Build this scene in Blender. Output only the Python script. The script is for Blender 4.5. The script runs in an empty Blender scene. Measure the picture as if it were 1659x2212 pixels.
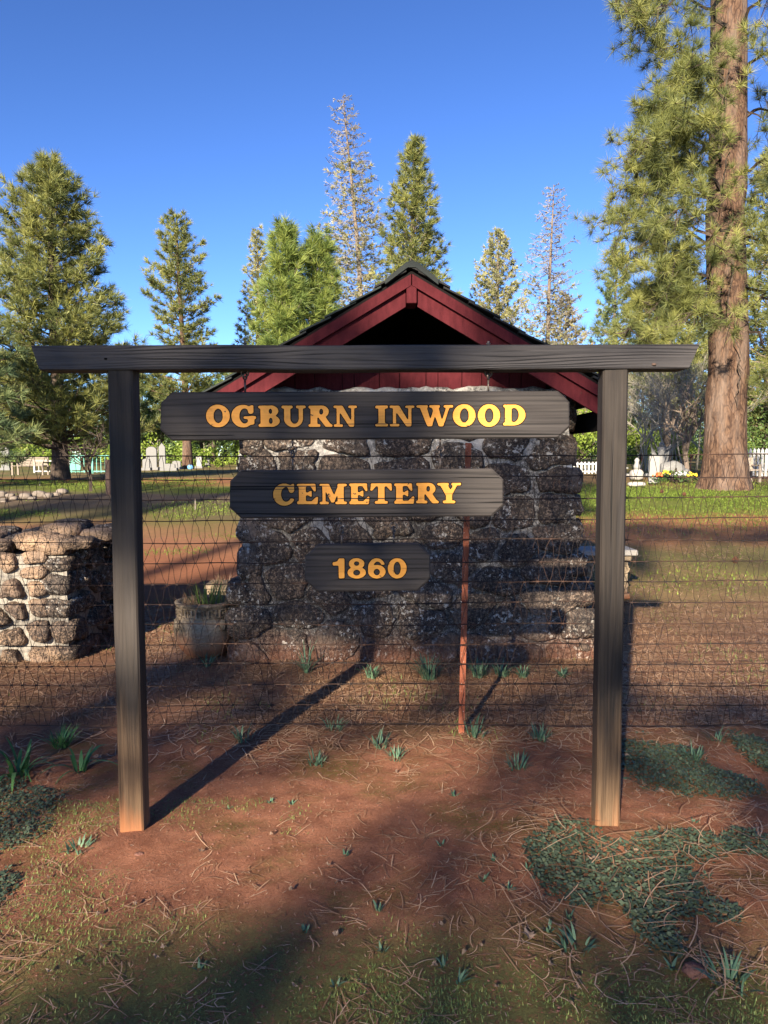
import bpy, math, random
import numpy as np
from mathutils import Matrix, Vector
R_ = math.radians
rng = np.random.default_rng(7); random.seed(7)
scene = bpy.context.scene
COL = scene.collection

# ------------------------------------------------------------------ camera, sky, sun
F, CX, CY = 1600.0, 829.5, 1106.0
EYE = Vector((0, 0, 1.7)); PITCH = R_(4.2); ROLL = R_(-0.25)
cam = bpy.data.cameras.new('camera'); camo = bpy.data.objects.new('camera', cam); COL.objects.link(camo)
cam.sensor_fit = 'VERTICAL'; cam.sensor_height = 36; cam.lens = 36 * F / 2212.0
cam.clip_start = 0.05; cam.clip_end = 3000
MC = Matrix.Rotation(math.pi/2 - PITCH, 4, 'X') @ Matrix.Rotation(ROLL, 4, 'Z')
camo.matrix_world = Matrix.Translation(EYE) @ MC
scene.camera = camo

SUN_AZ = R_(19.5)      # the light travels forward and this far to the right
SUN_EL = R_(22.0)
w = bpy.data.worlds.new('World'); scene.world = w; w.use_nodes = True
wn = w.node_tree.nodes; wl = w.node_tree.links
for n in list(wn): wn.remove(n)
sky = wn.new('ShaderNodeTexSky'); sky.sky_type = 'NISHITA'; sky.sun_disc = False
sky.sun_elevation = SUN_EL; sky.sun_rotation = math.pi + SUN_AZ
sky.altitude = 1000; sky.air_density = 1.0; sky.dust_density = 0.3; sky.ozone_density = 3.0
hsv = wn.new('ShaderNodeGamma'); hsv.inputs['Gamma'].default_value = 1.35
bg = wn.new('ShaderNodeBackground'); bg.inputs[1].default_value = 0.052
wo = wn.new('ShaderNodeOutputWorld')
tint = wn.new('ShaderNodeMix'); tint.data_type = 'RGBA'; tint.blend_type = 'MULTIPLY'; tint.inputs[0].default_value = 1.0; tint.inputs[7].default_value = (.535, .60, .76, 1)
wl.new(sky.outputs[0], hsv.inputs['Color']); wl.new(hsv.outputs[0], tint.inputs[6]); wl.new(tint.outputs[2], bg.inputs[0]); wl.new(bg.outputs[0], wo.inputs[0])
sl = bpy.data.lights.new('sun', 'SUN'); sl.energy = 5.0; sl.angle = R_(0.7); sl.color = (1.0, 0.86, 0.66)
so = bpy.data.objects.new('sun', sl); COL.objects.link(so)
LDIR = Vector((math.sin(SUN_AZ)*math.cos(SUN_EL), math.cos(SUN_AZ)*math.cos(SUN_EL), -math.sin(SUN_EL)))
so.rotation_euler = (-LDIR).to_track_quat('Z', 'Y').to_euler(); so.location = (-8, -20, 15)
scene.view_settings.view_transform = 'Standard'; scene.view_settings.look = 'None'
scene.view_settings.exposure = 1.82; scene.view_settings.gamma = 1
scene.view_settings.use_curve_mapping = False
try:
    scene.cycles.max_bounces = 6; scene.cycles.diffuse_bounces = 3; scene.cycles.transparent_max_bounces = 6
except Exception: pass

# ------------------------------------------------------------------ helpers
def vnoise(p, seed=0):
    """value noise, p (...,3) array -> -1..1"""
    p = np.asarray(p, float); i = np.floor(p).astype(np.int64); f = p - i; f = f*f*(3-2*f)
    def h(x, y, z):
        n = (x*374761393 + y*668265263 + z*2147483647 + seed*974634777) & 0xffffffff
        n = ((n ^ (n >> 13)) * 1274126177) & 0xffffffff
        n = (n ^ (n >> 16)) & 0xffff
        return n/32767.5 - 1
    r = 0
    for dx in (0, 1):
        for dy in (0, 1):
            for dz in (0, 1):
                wt = (f[..., 0] if dx else 1-f[..., 0])*(f[..., 1] if dy else 1-f[..., 1])*(f[..., 2] if dz else 1-f[..., 2])
                r = r + wt*h(i[..., 0]+dx, i[..., 1]+dy, i[..., 2]+dz)
    return r
def fbm(p, oct=3, seed=0):
    p = np.asarray(p, float); a, r = 1.0, 0
    for o in range(oct): r = r + a*vnoise(p*2**o, seed+o); a *= .5
    return r/1.75
def height(x, y):
    x = np.asarray(x, float); y = np.asarray(y, float)
    t = np.clip((y-6.6)/15.0, 0, 1); s = t*t*(3-2*t)*.55 + t*.45
    hh = s*1.02 + np.clip(y-21.6, 0, 400)*.0035
    p = np.stack([x, y, x*0], -1)
    near = np.clip(1-np.abs(y-4)/14, 0, 1)
    hh = hh + .035*fbm(p*.55, 2, 3)*near + .010*fbm(p*3.1, 2, 9)*near + .004*fbm(p*14, 2, 5)*np.clip(1-np.abs(y-4)/6, 0, 1)
    hh = hh + .0035*fbm(p*27, 2, 15)*np.clip(1-np.abs(y-3)/4, 0, 1)
    hh = hh + np.clip((y-20)/30, 0, 1)*.12*fbm(p*.08, 2, 21)
    return hh
def hz(x, y): return float(height(np.array([x]), np.array([y]))[0])
def ray(u, v):
    return (MC.to_3x3() @ Vector(((u-CX)/F, -(v-CY)/F, -1.0)))
def at(u, v, y):
    d = ray(u, v); return EYE + d*(y/d.y)
def gp(u, v):
    d = ray(u, v); y = 3.0
    for _ in range(60):
        p = EYE + d*(y/d.y); e = p.z - hz(p.x, p.y)
        y2 = y + e/max(1e-3, -d.z/d.y)*.5
        if y2 > 120: y2 = 120
        if abs(y2-y) < 1e-3: break
        y = max(.5, y2)
    p = EYE + d*(y/d.y); return Vector((p.x, p.y, hz(p.x, p.y)))

class MB:
    def __init__(s): s.v = []; s.f = []; s.m = []; s.n = 0
    def add(s, V, Fc, mi=0):
        V = np.asarray(V, float).reshape(-1, 3); s.v.append(V)
        for q in Fc: s.f.append([i+s.n for i in q])
        s.m += [mi]*len(Fc); s.n += len(V); return s
    def box(s, c, size, rot=None, mi=0, taper=1.0, bev=0):
        x, y, z = [k/2 for k in size]; t = taper
        if bev > 0:
            b = min(bev, x*.9, y*.9, z*.9); V = []
            bm_pts = []
            for sx in (-1, 1):
                for sy in (-1, 1):
                    for sz in (-1, 1):
                        bm_pts += [(sx*x, sy*(y-b), sz*(z-b)), (sx*(x-b), sy*y, sz*(z-b)), (sx*(x-b), sy*(y-b), sz*z)]
            V = np.array(bm_pts)
            def ix(sx, sy, sz, k): return ((sx > 0)*4+(sy > 0)*2+(sz > 0))*3+k
            Fc = []
            for sg in (-1, 1):
                q = [ix(sg, -1, -1, 0), ix(sg, 1, -1, 0), ix(sg, 1, 1, 0), ix(sg, -1, 1, 0)]; Fc.append(q if sg > 0 else q[::-1])
                q = [ix(-1, sg, -1, 1), ix(-1, sg, 1, 1), ix(1, sg, 1, 1), ix(1, sg, -1, 1)]; Fc.append(q if sg > 0 else q[::-1])
                q = [ix(-1, -1, sg, 2), ix(1, -1, sg, 2), ix(1, 1, sg, 2), ix(-1, 1, sg, 2)]; Fc.append(q if sg > 0 else q[::-1])
            for a in (-1, 1):
                for bb in (-1, 1):
                    Fc.append([ix(a, bb, -1, 0), ix(a, bb, 1, 0), ix(a, bb, 1, 1), ix(a, bb, -1, 1)])
                    Fc.append([ix(a, -1, bb, 0), ix(a, 1, bb, 0), ix(a, 1, bb, 2), ix(a, -1, bb, 2)])
                    Fc.append([ix(-1, a, bb, 1), ix(1, a, bb, 1), ix(1, a, bb, 2), ix(-1, a, bb, 2)])
                    for c_ in (-1, 1): Fc.append([ix(a, bb, c_, 0), ix(a, bb, c_, 1), ix(a, bb, c_, 2)])
        else:
            V = np.array([(-x, -y, -z), (x, -y, -z), (x, y, -z), (-x, y, -z), (-x*t, -y*t, z), (x*t, -y*t, z), (x*t, y*t, z), (-x*t, y*t, z)])
            Fc = [(0, 3, 2, 1), (4, 5, 6, 7), (0, 1, 5, 4), (1, 2, 6, 5), (2, 3, 7, 6), (3, 0, 4, 7)]
        if rot is not None: V = V @ np.array(rot.to_3x3()).T
        return s.add(V+np.array(c), Fc, mi)
    def tube(s, pts, rad, n=8, mi=0, cap=True):
        P = [Vector(p) for p in pts]; k = len(P)
        if not hasattr(rad, '__len__'): rad = [rad]*k
        V = []; T0 = (P[1]-P[0]).normalized()
        a = T0.cross(Vector((0, 0, 1)) if abs(T0.z) < .9 else Vector((1, 0, 0))).normalized()
        for i in range(k):
            T = (P[min(i+1, k-1)]-P[max(i-1, 0)]).normalized()
            a = (a - T*a.dot(T)).normalized(); b = T.cross(a)
            for j in range(n):
                t = 2*math.pi*j/n; V.append(P[i]+(a*math.cos(t)+b*math.sin(t))*rad[i])
        Fc = [(i*n+j, i*n+(j+1) % n, (i+1)*n+(j+1) % n, (i+1)*n+j) for i in range(k-1) for j in range(n)]
        if cap and n > 3: Fc += [tuple(range(n))[::-1], tuple((k-1)*n+j for j in range(n))]
        return s.add([tuple(q) for q in V], Fc, mi)
    def lathe(s, c, prof, n=32, mi=0):
        V = [(c[0]+r*math.cos(2*math.pi*j/n), c[1]+r*math.sin(2*math.pi*j/n), c[2]+z) for r, z in prof for j in range(n)]
        k = len(prof)
        Fc = [(i*n+j, i*n+(j+1) % n, (i+1)*n+(j+1) % n, (i+1)*n+j) for i in range(k-1) for j in range(n)]
        Fc += [tuple(range(n))[::-1], tuple((k-1)*n+j for j in range(n))]
        return s.add(V, Fc, mi)
    def prism(s, poly, y0, y1, mi=0):
        """poly of (x,z), extruded from y0 (front) to y1"""
        n = len(poly); V = [(x, y0, z) for x, z in poly]+[(x, y1, z) for x, z in poly]
        Fc = [tuple(range(n)), tuple(range(2*n-1, n-1, -1))]+[(i, i+n, (i+1) % n+n, (i+1) % n) for i in range(n)]
        return s.add(V, Fc, mi)
    def build(s, name, mats, parent=None, smooth=False, origin=None):
        V = np.concatenate(s.v) if s.v else np.zeros((0, 3))
        if parent is not None: o0 = wloc(parent)
        elif origin is not None: o0 = np.array(origin, float)
        else: o0 = np.array([(V[:, 0].min()+V[:, 0].max())/2, (V[:, 1].min()+V[:, 1].max())/2, V[:, 2].min()])
        me = bpy.data.meshes.new(name); me.from_pydata((V-o0).tolist(), [], s.f)
        if not isinstance(mats, (list, tuple)): mats = [mats]
        for m in mats: me.materials.append(m)
        if any(s.m): me.polygons.foreach_set('material_index', s.m)
        if smooth: me.polygons.foreach_set('use_smooth', [True]*len(s.f))
        o = bpy.data.objects.new(name, me); COL.objects.link(o)
        if parent is not None: o.parent = parent
        else: o.location = o0
        return o
def wloc(o):
    p = np.zeros(3)
    while o is not None: p = p + np.array(o.location); o = o.parent
    return p
def tri_object(name, V, mat, parent=None, quads=False, uvs=None):
    """V: (N,3,3) triangles (or (N,4,3) quads), fast path"""
    k = 4 if quads else 3; N = len(V); o0 = wloc(parent) if parent is not None else np.array([V[..., 0].mean(), V[..., 1].mean(), V[..., 2].min()])
    me = bpy.data.meshes.new(name); me.vertices.add(N*k); me.vertices.foreach_set('co', (V.reshape(-1, 3)-o0).astype(np.float32).ravel())
    me.loops.add(N*k); me.loops.foreach_set('vertex_index', np.arange(N*k, dtype=np.int32))
    me.polygons.add(N); me.polygons.foreach_set('loop_start', np.arange(0, N*k, k, dtype=np.int32))
    try: me.polygons.foreach_set('loop_total', np.full(N, k, dtype=np.int32))
    except Exception: pass
    if uvs is not None:
        a = me.attributes.new('tint', 'FLOAT', 'POINT'); a.data.foreach_set('value', np.repeat(uvs, k).astype(np.float32))
    me.materials.append(mat); me.update(calc_edges=True)
    o = bpy.data.objects.new(name, me); COL.objects.link(o)
    if parent is not None: o.parent = parent
    else: o.location = o0
    return o
def tag(o, label=None, cat=None, group=None, kind=None):
    if label: o['label'] = label
    if cat: o['category'] = cat
    if group: o['group'] = group
    if kind: o['kind'] = kind
    return o
def empty(name, loc, label, cat, group=None):
    o = bpy.data.objects.new(name, None); COL.objects.link(o); o.location = loc
    o.empty_display_size = .2
    return tag(o, label, cat, group)
def kids(o): return [c for c in bpy.data.objects if c.parent == o]
def copy_tree(o, parent=None, ks=None):
    c = o.copy(); COL.objects.link(c); c.parent = parent
    for ch in kids(o): copy_tree(ch, c)
    return c

# ------------------------------------------------------------------ materials
class NT:
    def __init__(s, name, rough=.8, spec=.3):
        s.mat = bpy.data.materials.new(name); s.mat.use_nodes = True; s.t = s.mat.node_tree
        s.b = s.t.nodes['Principled BSDF']; s.b.inputs['Roughness'].default_value = rough
        s.b.inputs['Specular IOR Level'].default_value = spec
    def n(s, ty, **kw):
        x = s.t.nodes.new(ty)
        for k, v in kw.items(): setattr(x, k, v)
        return x
    def link(s, a, b): s.t.links.new(a, b)
    def put(s, sock, v):
        if isinstance(v, bpy.types.NodeSocket): s.link(v, sock)
        elif isinstance(v, tuple) and len(v) == 3 and sock.type == 'RGBA': sock.default_value = (*v, 1)
        else: sock.default_value = v
    def pos(s, scale=(1, 1, 1), obj=False):
        c = (s.n('ShaderNodeTexCoord').outputs['Object'] if obj else s.n('ShaderNodeNewGeometry').outputs['Position'])
        m = s.n('ShaderNodeMapping'); s.link(c, m.inputs[0]); m.inputs['Scale'].default_value = scale; return m.outputs[0]
    def noise(s, vec, scale=5, detail=4, rough=.55, dist=0):
        x = s.n('ShaderNodeTexNoise'); s.link(vec, x.inputs['Vector']); x.inputs['Scale'].default_value = scale
        x.inputs['Detail'].default_value = detail; x.inputs['Roughness'].default_value = rough; x.inputs['Distortion'].default_value = dist
        return x.outputs[0]
    def voro(s, vec, scale=5, feat='F1', rand=1):
        x = s.n('ShaderNodeTexVoronoi', feature=feat); s.link(vec, x.inputs['Vector']); x.inputs['Scale'].default_value = scale
        x.inputs['Randomness'].default_value = rand; return x.outputs['Distance']
    def wave(s, vec, scale, dist, dscale=1, detail=2, dirn='Z'):
        x = s.n('ShaderNodeTexWave', wave_type='BANDS', bands_direction=dirn, wave_profile='SAW'); s.link(vec, x.inputs['Vector'])
        x.inputs['Scale'].default_value = scale; x.inputs['Distortion'].default_value = dist; x.inputs['Detail'].default_value = detail
        x.inputs['Detail Scale'].default_value = dscale; return x.outputs['Fac']
    def ramp(s, fac, stops, interp='LINEAR'):
        x = s.n('ShaderNodeValToRGB'); x.color_ramp.interpolation = interp; e = x.color_ramp.elements
        while len(e) < len(stops): e.new(.5)
        for el, (p, c) in zip(e, stops):
            el.position = p; el.color = (*c, 1) if isinstance(c, tuple) else (c, c, c, 1)
        s.link(fac, x.inputs[0]); return x.outputs[0]
    def mix(s, fac, a, b, mode='MIX'):
        x = s.n('ShaderNodeMix', data_type='RGBA', blend_type=mode)
        s.put(x.inputs[0], fac); s.put(x.inputs[6], a); s.put(x.inputs[7], b); return x.outputs[2]
    def math(s, op, a, b=0.0, clamp=False):
        x = s.n('ShaderNodeMath', operation=op, use_clamp=clamp); s.put(x.inputs[0], a); s.put(x.inputs[1], b); return x.outputs[0]
    def rng(s, v, a, b, c=0.0, d=1.0):
        x = s.n('ShaderNodeMapRange'); s.link(v, x.inputs[0])
        for i, q in enumerate((a, b, c, d)): x.inputs[i+1].default_value = q
        return x.outputs[0]
    def rand(s): return s.n('ShaderNodeObjectInfo').outputs['Random']
    def attr(s, nm): return s.n('ShaderNodeAttribute', attribute_name=nm).outputs['Fac']
    def bump(s, h, strength=.5, dist=.01):
        x = s.n('ShaderNodeBump'); s.link(h, x.inputs['Height']); x.inputs['Strength'].default_value = strength; x.inputs['Distance'].default_value = dist
        prev = s.b.inputs['Normal']
        if prev.is_linked: s.link(prev.links[0].from_socket, x.inputs['Normal'])
        s.link(x.outputs[0], prev); return s
    def color(s, c): s.put(s.b.inputs['Base Color'], c); return s
    def rough(s, c): s.put(s.b.inputs['Roughness'], c); return s
def xyz(s, axis):
    x = s.n('ShaderNodeSeparateXYZ'); s.link(s.n('ShaderNodeNewGeometry').outputs['Position'], x.inputs[0]); return x.outputs[axis]

def grain(m, axis, dens, amp):
    """uneven growth-ring lines running along the axis; 0 on a line, 1 between"""
    q = {'X': (.55, 5, 7), 'Z': (7, 7, .45)}[axis]; n_ = m.noise(m.pos(q), 1.25, 2.2, .45)
    lin = m.math('MULTIPLY', xyz(m, 2 if axis == 'X' else 0), dens)
    if axis == 'Z': lin = m.math('ADD', lin, m.math('MULTIPLY', xyz(m, 1), dens*.8))
    f = m.math('FRACT', m.math('ADD', lin, m.math('MULTIPLY', n_, amp)))
    ln = m.ramp(f, [(0, 0.0), (.24, .05), (.38, 1.0), (.9, .9), (1, .3)])
    keep = m.rng(m.noise(m.pos({'X': (1.3, 8, 24), 'Z': (24, 24, 1.1)}[axis]), 1.1, 3, .6), .36, .62, .25, 1.0)
    return m.math('SUBTRACT', 1.0, m.math('MULTIPLY', m.math('SUBTRACT', 1.0, ln), keep))
def m_wood(name, axis):
    m = NT(name, .75, .2)
    sc = {'X': (.35, 6, 6), 'Z': (6, 6, .35)}[axis]; sf = {'X': (1.2, 60, 60), 'Z': (60, 60, 1.2)}[axis]
    p = m.pos(sc); pf = m.pos(sf)
    nz = m.noise(p, 1.3, 3); fine = m.noise(pf, 1.6, 6, .7)
    g = grain(m, axis, 66 if axis == 'X' else 26, 9.0)
    c = m.mix(m.rng(fine, .3, .72), (.022, .021, .023), (.066, .061, .063)) if axis == 'X' else m.mix(m.rng(fine, .3, .72), (.010, .008, .007), (.036, .029, .025))
    c = m.mix(m.rng(g, 0, .8, .97 if axis == 'X' else .45, 0), c, (.004, .004, .006))
    c = m.mix(m.rng(nz, .52, .72, 0, .45), c, (.060, .055, .055))
    crack = m.ramp(m.noise(m.pos({'X': (.9, 45, 45), 'Z': (45, 45, .9)}[axis]), 1.0, 2, .5), [(0, 0.0), (.27, 0.0), (.29, 1.0)])
    c = m.mix(crack, (.003, .003, .003), c)
    if axis == 'Z':
        z = xyz(m, 2)
        zz = m.math('ADD', z, m.math('MULTIPLY', m.noise(m.pos((14, 14, 1.2)), 1.2, 3), .75))
        brown = m.mix(m.rng(fine, .3, .7), (.055, .032, .018), (.23, .145, .08))
        c = m.mix(m.rng(zz, .52, 1.05, .92, 0), c, brown)
        c = m.mix(m.rng(m.noise(m.pos((3, 3, .8)), 1.7, 2), .5, .75, 0, .3), c, (.09, .075, .065))
        dirt = m.rng(zz, .28, .48, .8, 0); c = m.mix(dirt, c, (.30, .12, .05))
    m.color(c); m.rough(m.rng(fine, .2, .8, .5, .85))
    m.bump(g, .35, .004); m.bump(fine, .55, .003); m.bump(crack, .8, .004)
    return m.mat
M = {}
M['wood_h'] = m_wood('weathered_wood_horizontal', 'X'); M['wood_v'] = m_wood('weathered_wood_vertical', 'Z')

m = NT('board_wood', .75, .22); pf = m.pos((1.1, 60, 70)); fine = m.noise(pf, 1.5, 6, .7)
c = m.mix(m.rng(fine, .3, .75), (.018, .0155, .016), (.052, .046, .045))
c = m.mix(m.rng(m.noise(m.pos((.6, 3, 9)), 1.2, 3), .45, .7, 0, .5), c, (.06, .052, .048))
crk = m.ramp(m.noise(m.pos((.9, 20, 75)), 1.1, 1.5, .4), [(0, 0.0), (.29, 0.0), (.31, 1.0)])
wl2 = grain(m, 'X', 40, 3.0)
c = m.mix(m.rng(wl2, 0, .9, .6, 0), c, (.006, .006, .007)); m.bump(wl2, .4, .002)
c = m.mix(crk, (.002, .002, .002), c); m.color(c); m.bump(fine, .5, .002); m.bump(crk, .8, .003); M['board'] = m.mat

m = NT('letter_paint', .55, .3); fine = m.noise(m.pos((1.5, 60, 80)), 1.5, 5, .7)
c = m.mix(m.rng(fine, .3, .75), (.60, .24, .03), (.76, .335, .05))
c = m.mix(m.rng(m.noise(m.pos(), 22, 3), .62, .72, 0, .35), c, (.30, .13, .03))
c = m.mix(crkf := m.ramp(m.noise(m.pos((.9, 20, 75)), 1.1, 1.5, .4), [(0, 0.0), (.29, 0.0), (.305, 1.0)]), (.05, .025, .01), c)
chip = m.ramp(m.noise(m.pos((1, 1, 1.6)), 31, 4, .6), [(0, 0.0), (.315, 0.0), (.33, 1.0)])
c = m.mix(chip, (.02, .016, .012), c); m.color(c); m.bump(fine, .35, .001); M['letter'] = m.mat
m = NT('letter_groove', .9, .1); m.color((.006, .005, .005)); M['groove'] = m.mat

m = NT('wrought_iron', .5, .5); m.b.inputs['Metallic'].default_value = .7
m.color(m.mix(m.rng(m.noise(m.pos(), 60, 4), .4, .65), (.06, .055, .055), (.16, .12, .10))); m.bump(m.noise(m.pos(), 200, 2), .3, .001); M['iron'] = m.mat
m = NT('fence_wire', .7, .3); m.b.inputs['Metallic'].default_value = .5
m.color(m.mix(m.rng(m.noise(m.pos(), 8, 3), .4, .65), (.025, .02, .02), (.075, .042, .03))); M['wire'] = m.mat
m = NT('rusty_post_paint', .75, .3); c = m.mix(m.rng(m.noise(m.pos((1, 1, .4)), 30, 4), .35, .7), (.20, .055, .026), (.36, .115, .06))
c = m.mix(m.ramp(m.noise(m.pos(), 90, 3), [(0, 0.0), (.66, 0.0), (.69, 1.0)]), c, (.55, .45, .40)); m.color(c); m.bump(m.noise(m.pos(), 80, 3), .3, .002); M['tpost'] = m.mat

def m_rock(name, dark, brown, lich, lich_thr, stain, soil=False):
    m = NT(name, .92, .15); p = m.pos(); r = m.rand()
    big = m.noise(p, 3.2, 4, .6); fine = m.noise(p, 34, 6, .72)
    c = m.mix(m.rng(big, .35, .68), dark, brown)
    c = m.mix(m.rng(r, 0, 1, 0, .55), c, m.mix(m.rng(fine, .3, .7), (.06, .052, .05), (.26, .18, .125)))
    c = m.mix(m.rng(fine, .42, .72, 0, .65), c, (.24, .19, .15))
    pits = m.voro(p, 62); pits2 = m.voro(p, 27)
    pit = m.ramp(pits, [(0, 0.0), (.22, .0), (.38, 1.0)]); c = m.mix(m.math('MULTIPLY', m.math('SUBTRACT', 1, pit), m.rng(m.noise(p, 9, 2), .45, .55)), c, (.010, .009, .009))
    if stain > 0:
        st = m.rng(m.noise(m.pos((1, 1, .6)), 2.1, 5, .65), .5-stain*.2, .62-stain*.15, 0, .85)
        st = m.math('MULTIPLY', st, m.rng(m.noise(p, 40, 5, .8), .38, .52)); c = m.mix(st, c, (.012, .012, .014))
    lc = m.ramp(m.noise(p, 26, 6, .72), [(0, 0.0), (lich_thr, 0.0), (lich_thr+.025, 1.0)])
    lc = m.math('MULTIPLY', lc, m.rng(m.noise(p, 4.3, 5, .65), .46, .56)); c = m.mix(lc, c, lich)
    if soil:
        z = m.math('ADD', xyz(m, 2), m.math('MULTIPLY', m.noise(p, 6, 4), .35)); c = m.mix(m.rng(z, .16, .42, .6, 0), c, (.15, .058, .032))
    m.color(c); m.bump(fine, .8, .012); m.bump(pits, .7, .010); m.bump(pits2, .5, .014); m.bump(m.noise(p, 150, 3), .5, .003)
    return m.mat
M['rock'] = m_rock('dark_lava_rock', (.075, .064, .056), (.22, .155, .115), (.36, .34, .31), .560, 1.0, True)
M['rock_pier'] = m_rock('brown_lava_rock', (.13, .09, .07), (.42, .27, .16), (.42, .36, .30), .66, .25)

def m_mortar(name, a, b, stain, soil):
    m = NT(name, .95, .1); p = m.pos(); f = m.noise(p, 45, 6, .75)
    c = m.mix(m.rng(f, .3, .7), a, b)
    st = m.rng(m.noise(m.pos((1, 1, .6)), 2.1, 5, .65), .52-stain*.22, .66-stain*.2, 0, .92)
    st = m.math('MULTIPLY', st, m.rng(m.noise(p, 42, 6, .8), .36, .55)); c = m.mix(st, c, (.016, .015, .017))
    if soil:
        z = m.math('ADD', xyz(m, 2), m.math('MULTIPLY', m.noise(p, 6, 4), .35)); zs = m.math('ADD', xyz(m, 2), m.math('MULTIPLY', m.noise(m.pos((1, 1, .6)), 1.6, 3), 2.4)); blot = m.math('MULTIPLY', m.rng(zs, 2.0, 2.9, .93, 0), m.rng(m.noise(p, 60, 5, .85), .30, .52))
        c = m.mix(blot, c, (.030, .027, .027))
        sp = m.ramp(m.noise(p, 30, 6, .75), [(0, 0.0), (.56, 0.0), (.58, 1.0)]); c = m.mix(m.math('MULTIPLY', sp, .5), c, (.40, .375, .35))
        c = m.mix(m.rng(z, .16, .45, .75, 0), c, (.13, .055, .032))
    m.color(c); m.bump(f, .7, .012); m.bump(m.noise(p, 8, 4), .6, .04); m.bump(m.voro(p, 80), .3, .006); return m.mat
M['mortar'] = m_mortar('stained_mortar', (.30, .285, .265), (.58, .55, .51), .55, True)
M['mortar_pier'] = m_mortar('pale_mortar', (.16, .145, .125), (.31, .285, .25), .0, False)

m = NT('red_barn_paint', .8, .1); p = m.pos((8, 8, 2)); c = m.mix(m.rng(m.noise(p, 4, 5, .7), .35, .7), (.048, .007, .010), (.080, .013, .017))
c = m.mix(m.ramp(m.noise(m.pos(), 14, 6, .7), [(0, 0.0), (.68, 0.0), (.71, .7)]), c, (.05, .022, .02)); m.color(c); m.bump(m.noise(m.pos((2, 2, 30)), 3, 4), .3, .003); M['red'] = m.mat
m = NT('unlit_interior_black', .9, .1); m.color((.008, .007, .007)); M['black'] = m.mat  # near-black stands in for missing light inside and under the roof
m = NT('asphalt_shingle', .9, .2); c = m.mix(m.noise(m.pos(), 160, 3, .8), (.008, .008, .009), (.038, .038, .038)); c = m.mix(m.rng(m.rand(), .5, 1, 0, .4), c, (.03, .05, .045)); m.color(c); m.bump(m.noise(m.pos(), 250, 2), .4, .002); M['shingle'] = m.mat

m = NT('bark_ponderosa', .95, .1); p = m.pos((1, 1, .26)); vm = m.n('ShaderNodeVectorMath', operation='ADD'); nzc = m.n('ShaderNodeTexNoise'); nzc.inputs['Scale'].default_value = 6; nzc.inputs['Detail'].default_value = 4; m.link(p, nzc.inputs['Vector']); vsc = m.n('ShaderNodeVectorMath', operation='SCALE'); vsc.inputs['Scale'].default_value = .22; m.link(nzc.outputs['Color'], vsc.inputs[0]); m.link(p, vm.inputs[0]); m.link(vsc.outputs[0], vm.inputs[1]); p = vm.outputs[0]; v = m.voro(p, 9); f = m.noise(p, 30, 5, .7)
c = m.mix(m.rng(f, .3, .7), (.050, .029, .020), (.150, .092, .062)); c = m.mix(m.ramp(m.voro(p, 12, 'DISTANCE_TO_EDGE'), [(0, 1.0), (.04, .7), (.16, 0.0)]), c, (.035, .022, .018))
c = m.mix(m.rng(m.noise(p, 3, 4), .45, .65, 0, .5), c, (.19, .145, .12)); m.color(c); m.bump(m.voro(p, 7, 'DISTANCE_TO_EDGE'), .9, .05); m.bump(f, .5, .02); M['bark'] = m.mat
m = NT('bark_grey', .95, .1); p = m.pos((1, 1, .3)); f = m.noise(p, 18, 5, .7); m.color(m.mix(m.rng(f, .3, .7), (.07, .055, .045), (.24, .19, .155))); m.bump(f, .7, .03); M['bark_grey'] = m.mat
m = NT('bark_dark', .95, .1); p = m.pos((1, 1, .3)); f = m.noise(p, 18, 5, .7); m.color(m.mix(m.rng(f, .3, .7), (.03, .025, .022), (.10, .075, .06))); m.bump(f, .7, .03); M['bark_dark'] = m.mat
m = NT('twig_pale', .95, .1); m.color(m.mix(m.noise(m.pos(), 3, 3), (.13, .118, .098), (.27, .25, .21))); M['twig'] = m.mat

def m_leaf(name, a, b, c2, trans=.35, rough=.5):
    m = NT(name, rough, .3); t = m.attr('tint'); c = m.ramp(t, [(0, a), (.5, b), (1, c2)])
    c = m.mix(m.rng(m.noise(m.pos(), 1.1, 2), .35, .65, 0, .35), c, b); m.color(c)
    tr = m.n('ShaderNodeBsdfTranslucent'); m.put(tr.inputs[0], c); mx = m.n('ShaderNodeMixShader'); mx.inputs[0].default_value = trans
    out = [n for n in m.t.nodes if n.type == 'OUTPUT_MATERIAL'][0]
    m.link(m.b.outputs[0], mx.inputs[1]); m.link(tr.outputs[0], mx.inputs[2]); m.link(mx.outputs[0], out.inputs[0]); return m.mat
M['needle'] = m_leaf('pine_needles', (.060, .085, .036), (.185, .205, .062), (.36, .36, .11))
M['needle_blue'] = m_leaf('pine_needles_bluish', (.055, .098, .060), (.15, .20, .085), (.28, .31, .12))
M['needle_young'] = m_leaf('young_pine_needles', (0.083, 0.132, 0.039), (0.187, 0.248, 0.061), (0.330, 0.374, 0.094))
M['cedar'] = m_leaf('cedar_sprays', (.14, .155, .065), (.29, .29, .12), (.45, .42, .20))
M['browned'] = m_leaf('browned_sprays', (.19, .155, .085), (.34, .27, .15), (.42, .36, .21))
M['leaf'] = m_leaf('bright_leaves', (0.060, 0.102, 0.018), (0.156, 0.228, 0.036), (0.312, 0.384, 0.072))
M['leaf_dark'] = m_leaf('dark_leaves', (0.035, 0.067, 0.026), (0.086, 0.144, 0.042), (0.163, 0.230, 0.067))
M['cover'] = m_leaf('ground_cover_leaves', (.030, .050, .034), (.062, .092, .058), (.125, .155, .095), .2)
M['strap'] = m_leaf('strap_leaves', (0.029, 0.081, 0.029), (0.058, 0.150, 0.046), (0.130, 0.260, 0.078), .25, .35)
M['weed'] = m_leaf('weed_leaves', (0.042, 0.090, 0.058), (0.084, 0.156, 0.096), (0.156, 0.240, 0.144), .25)
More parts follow.
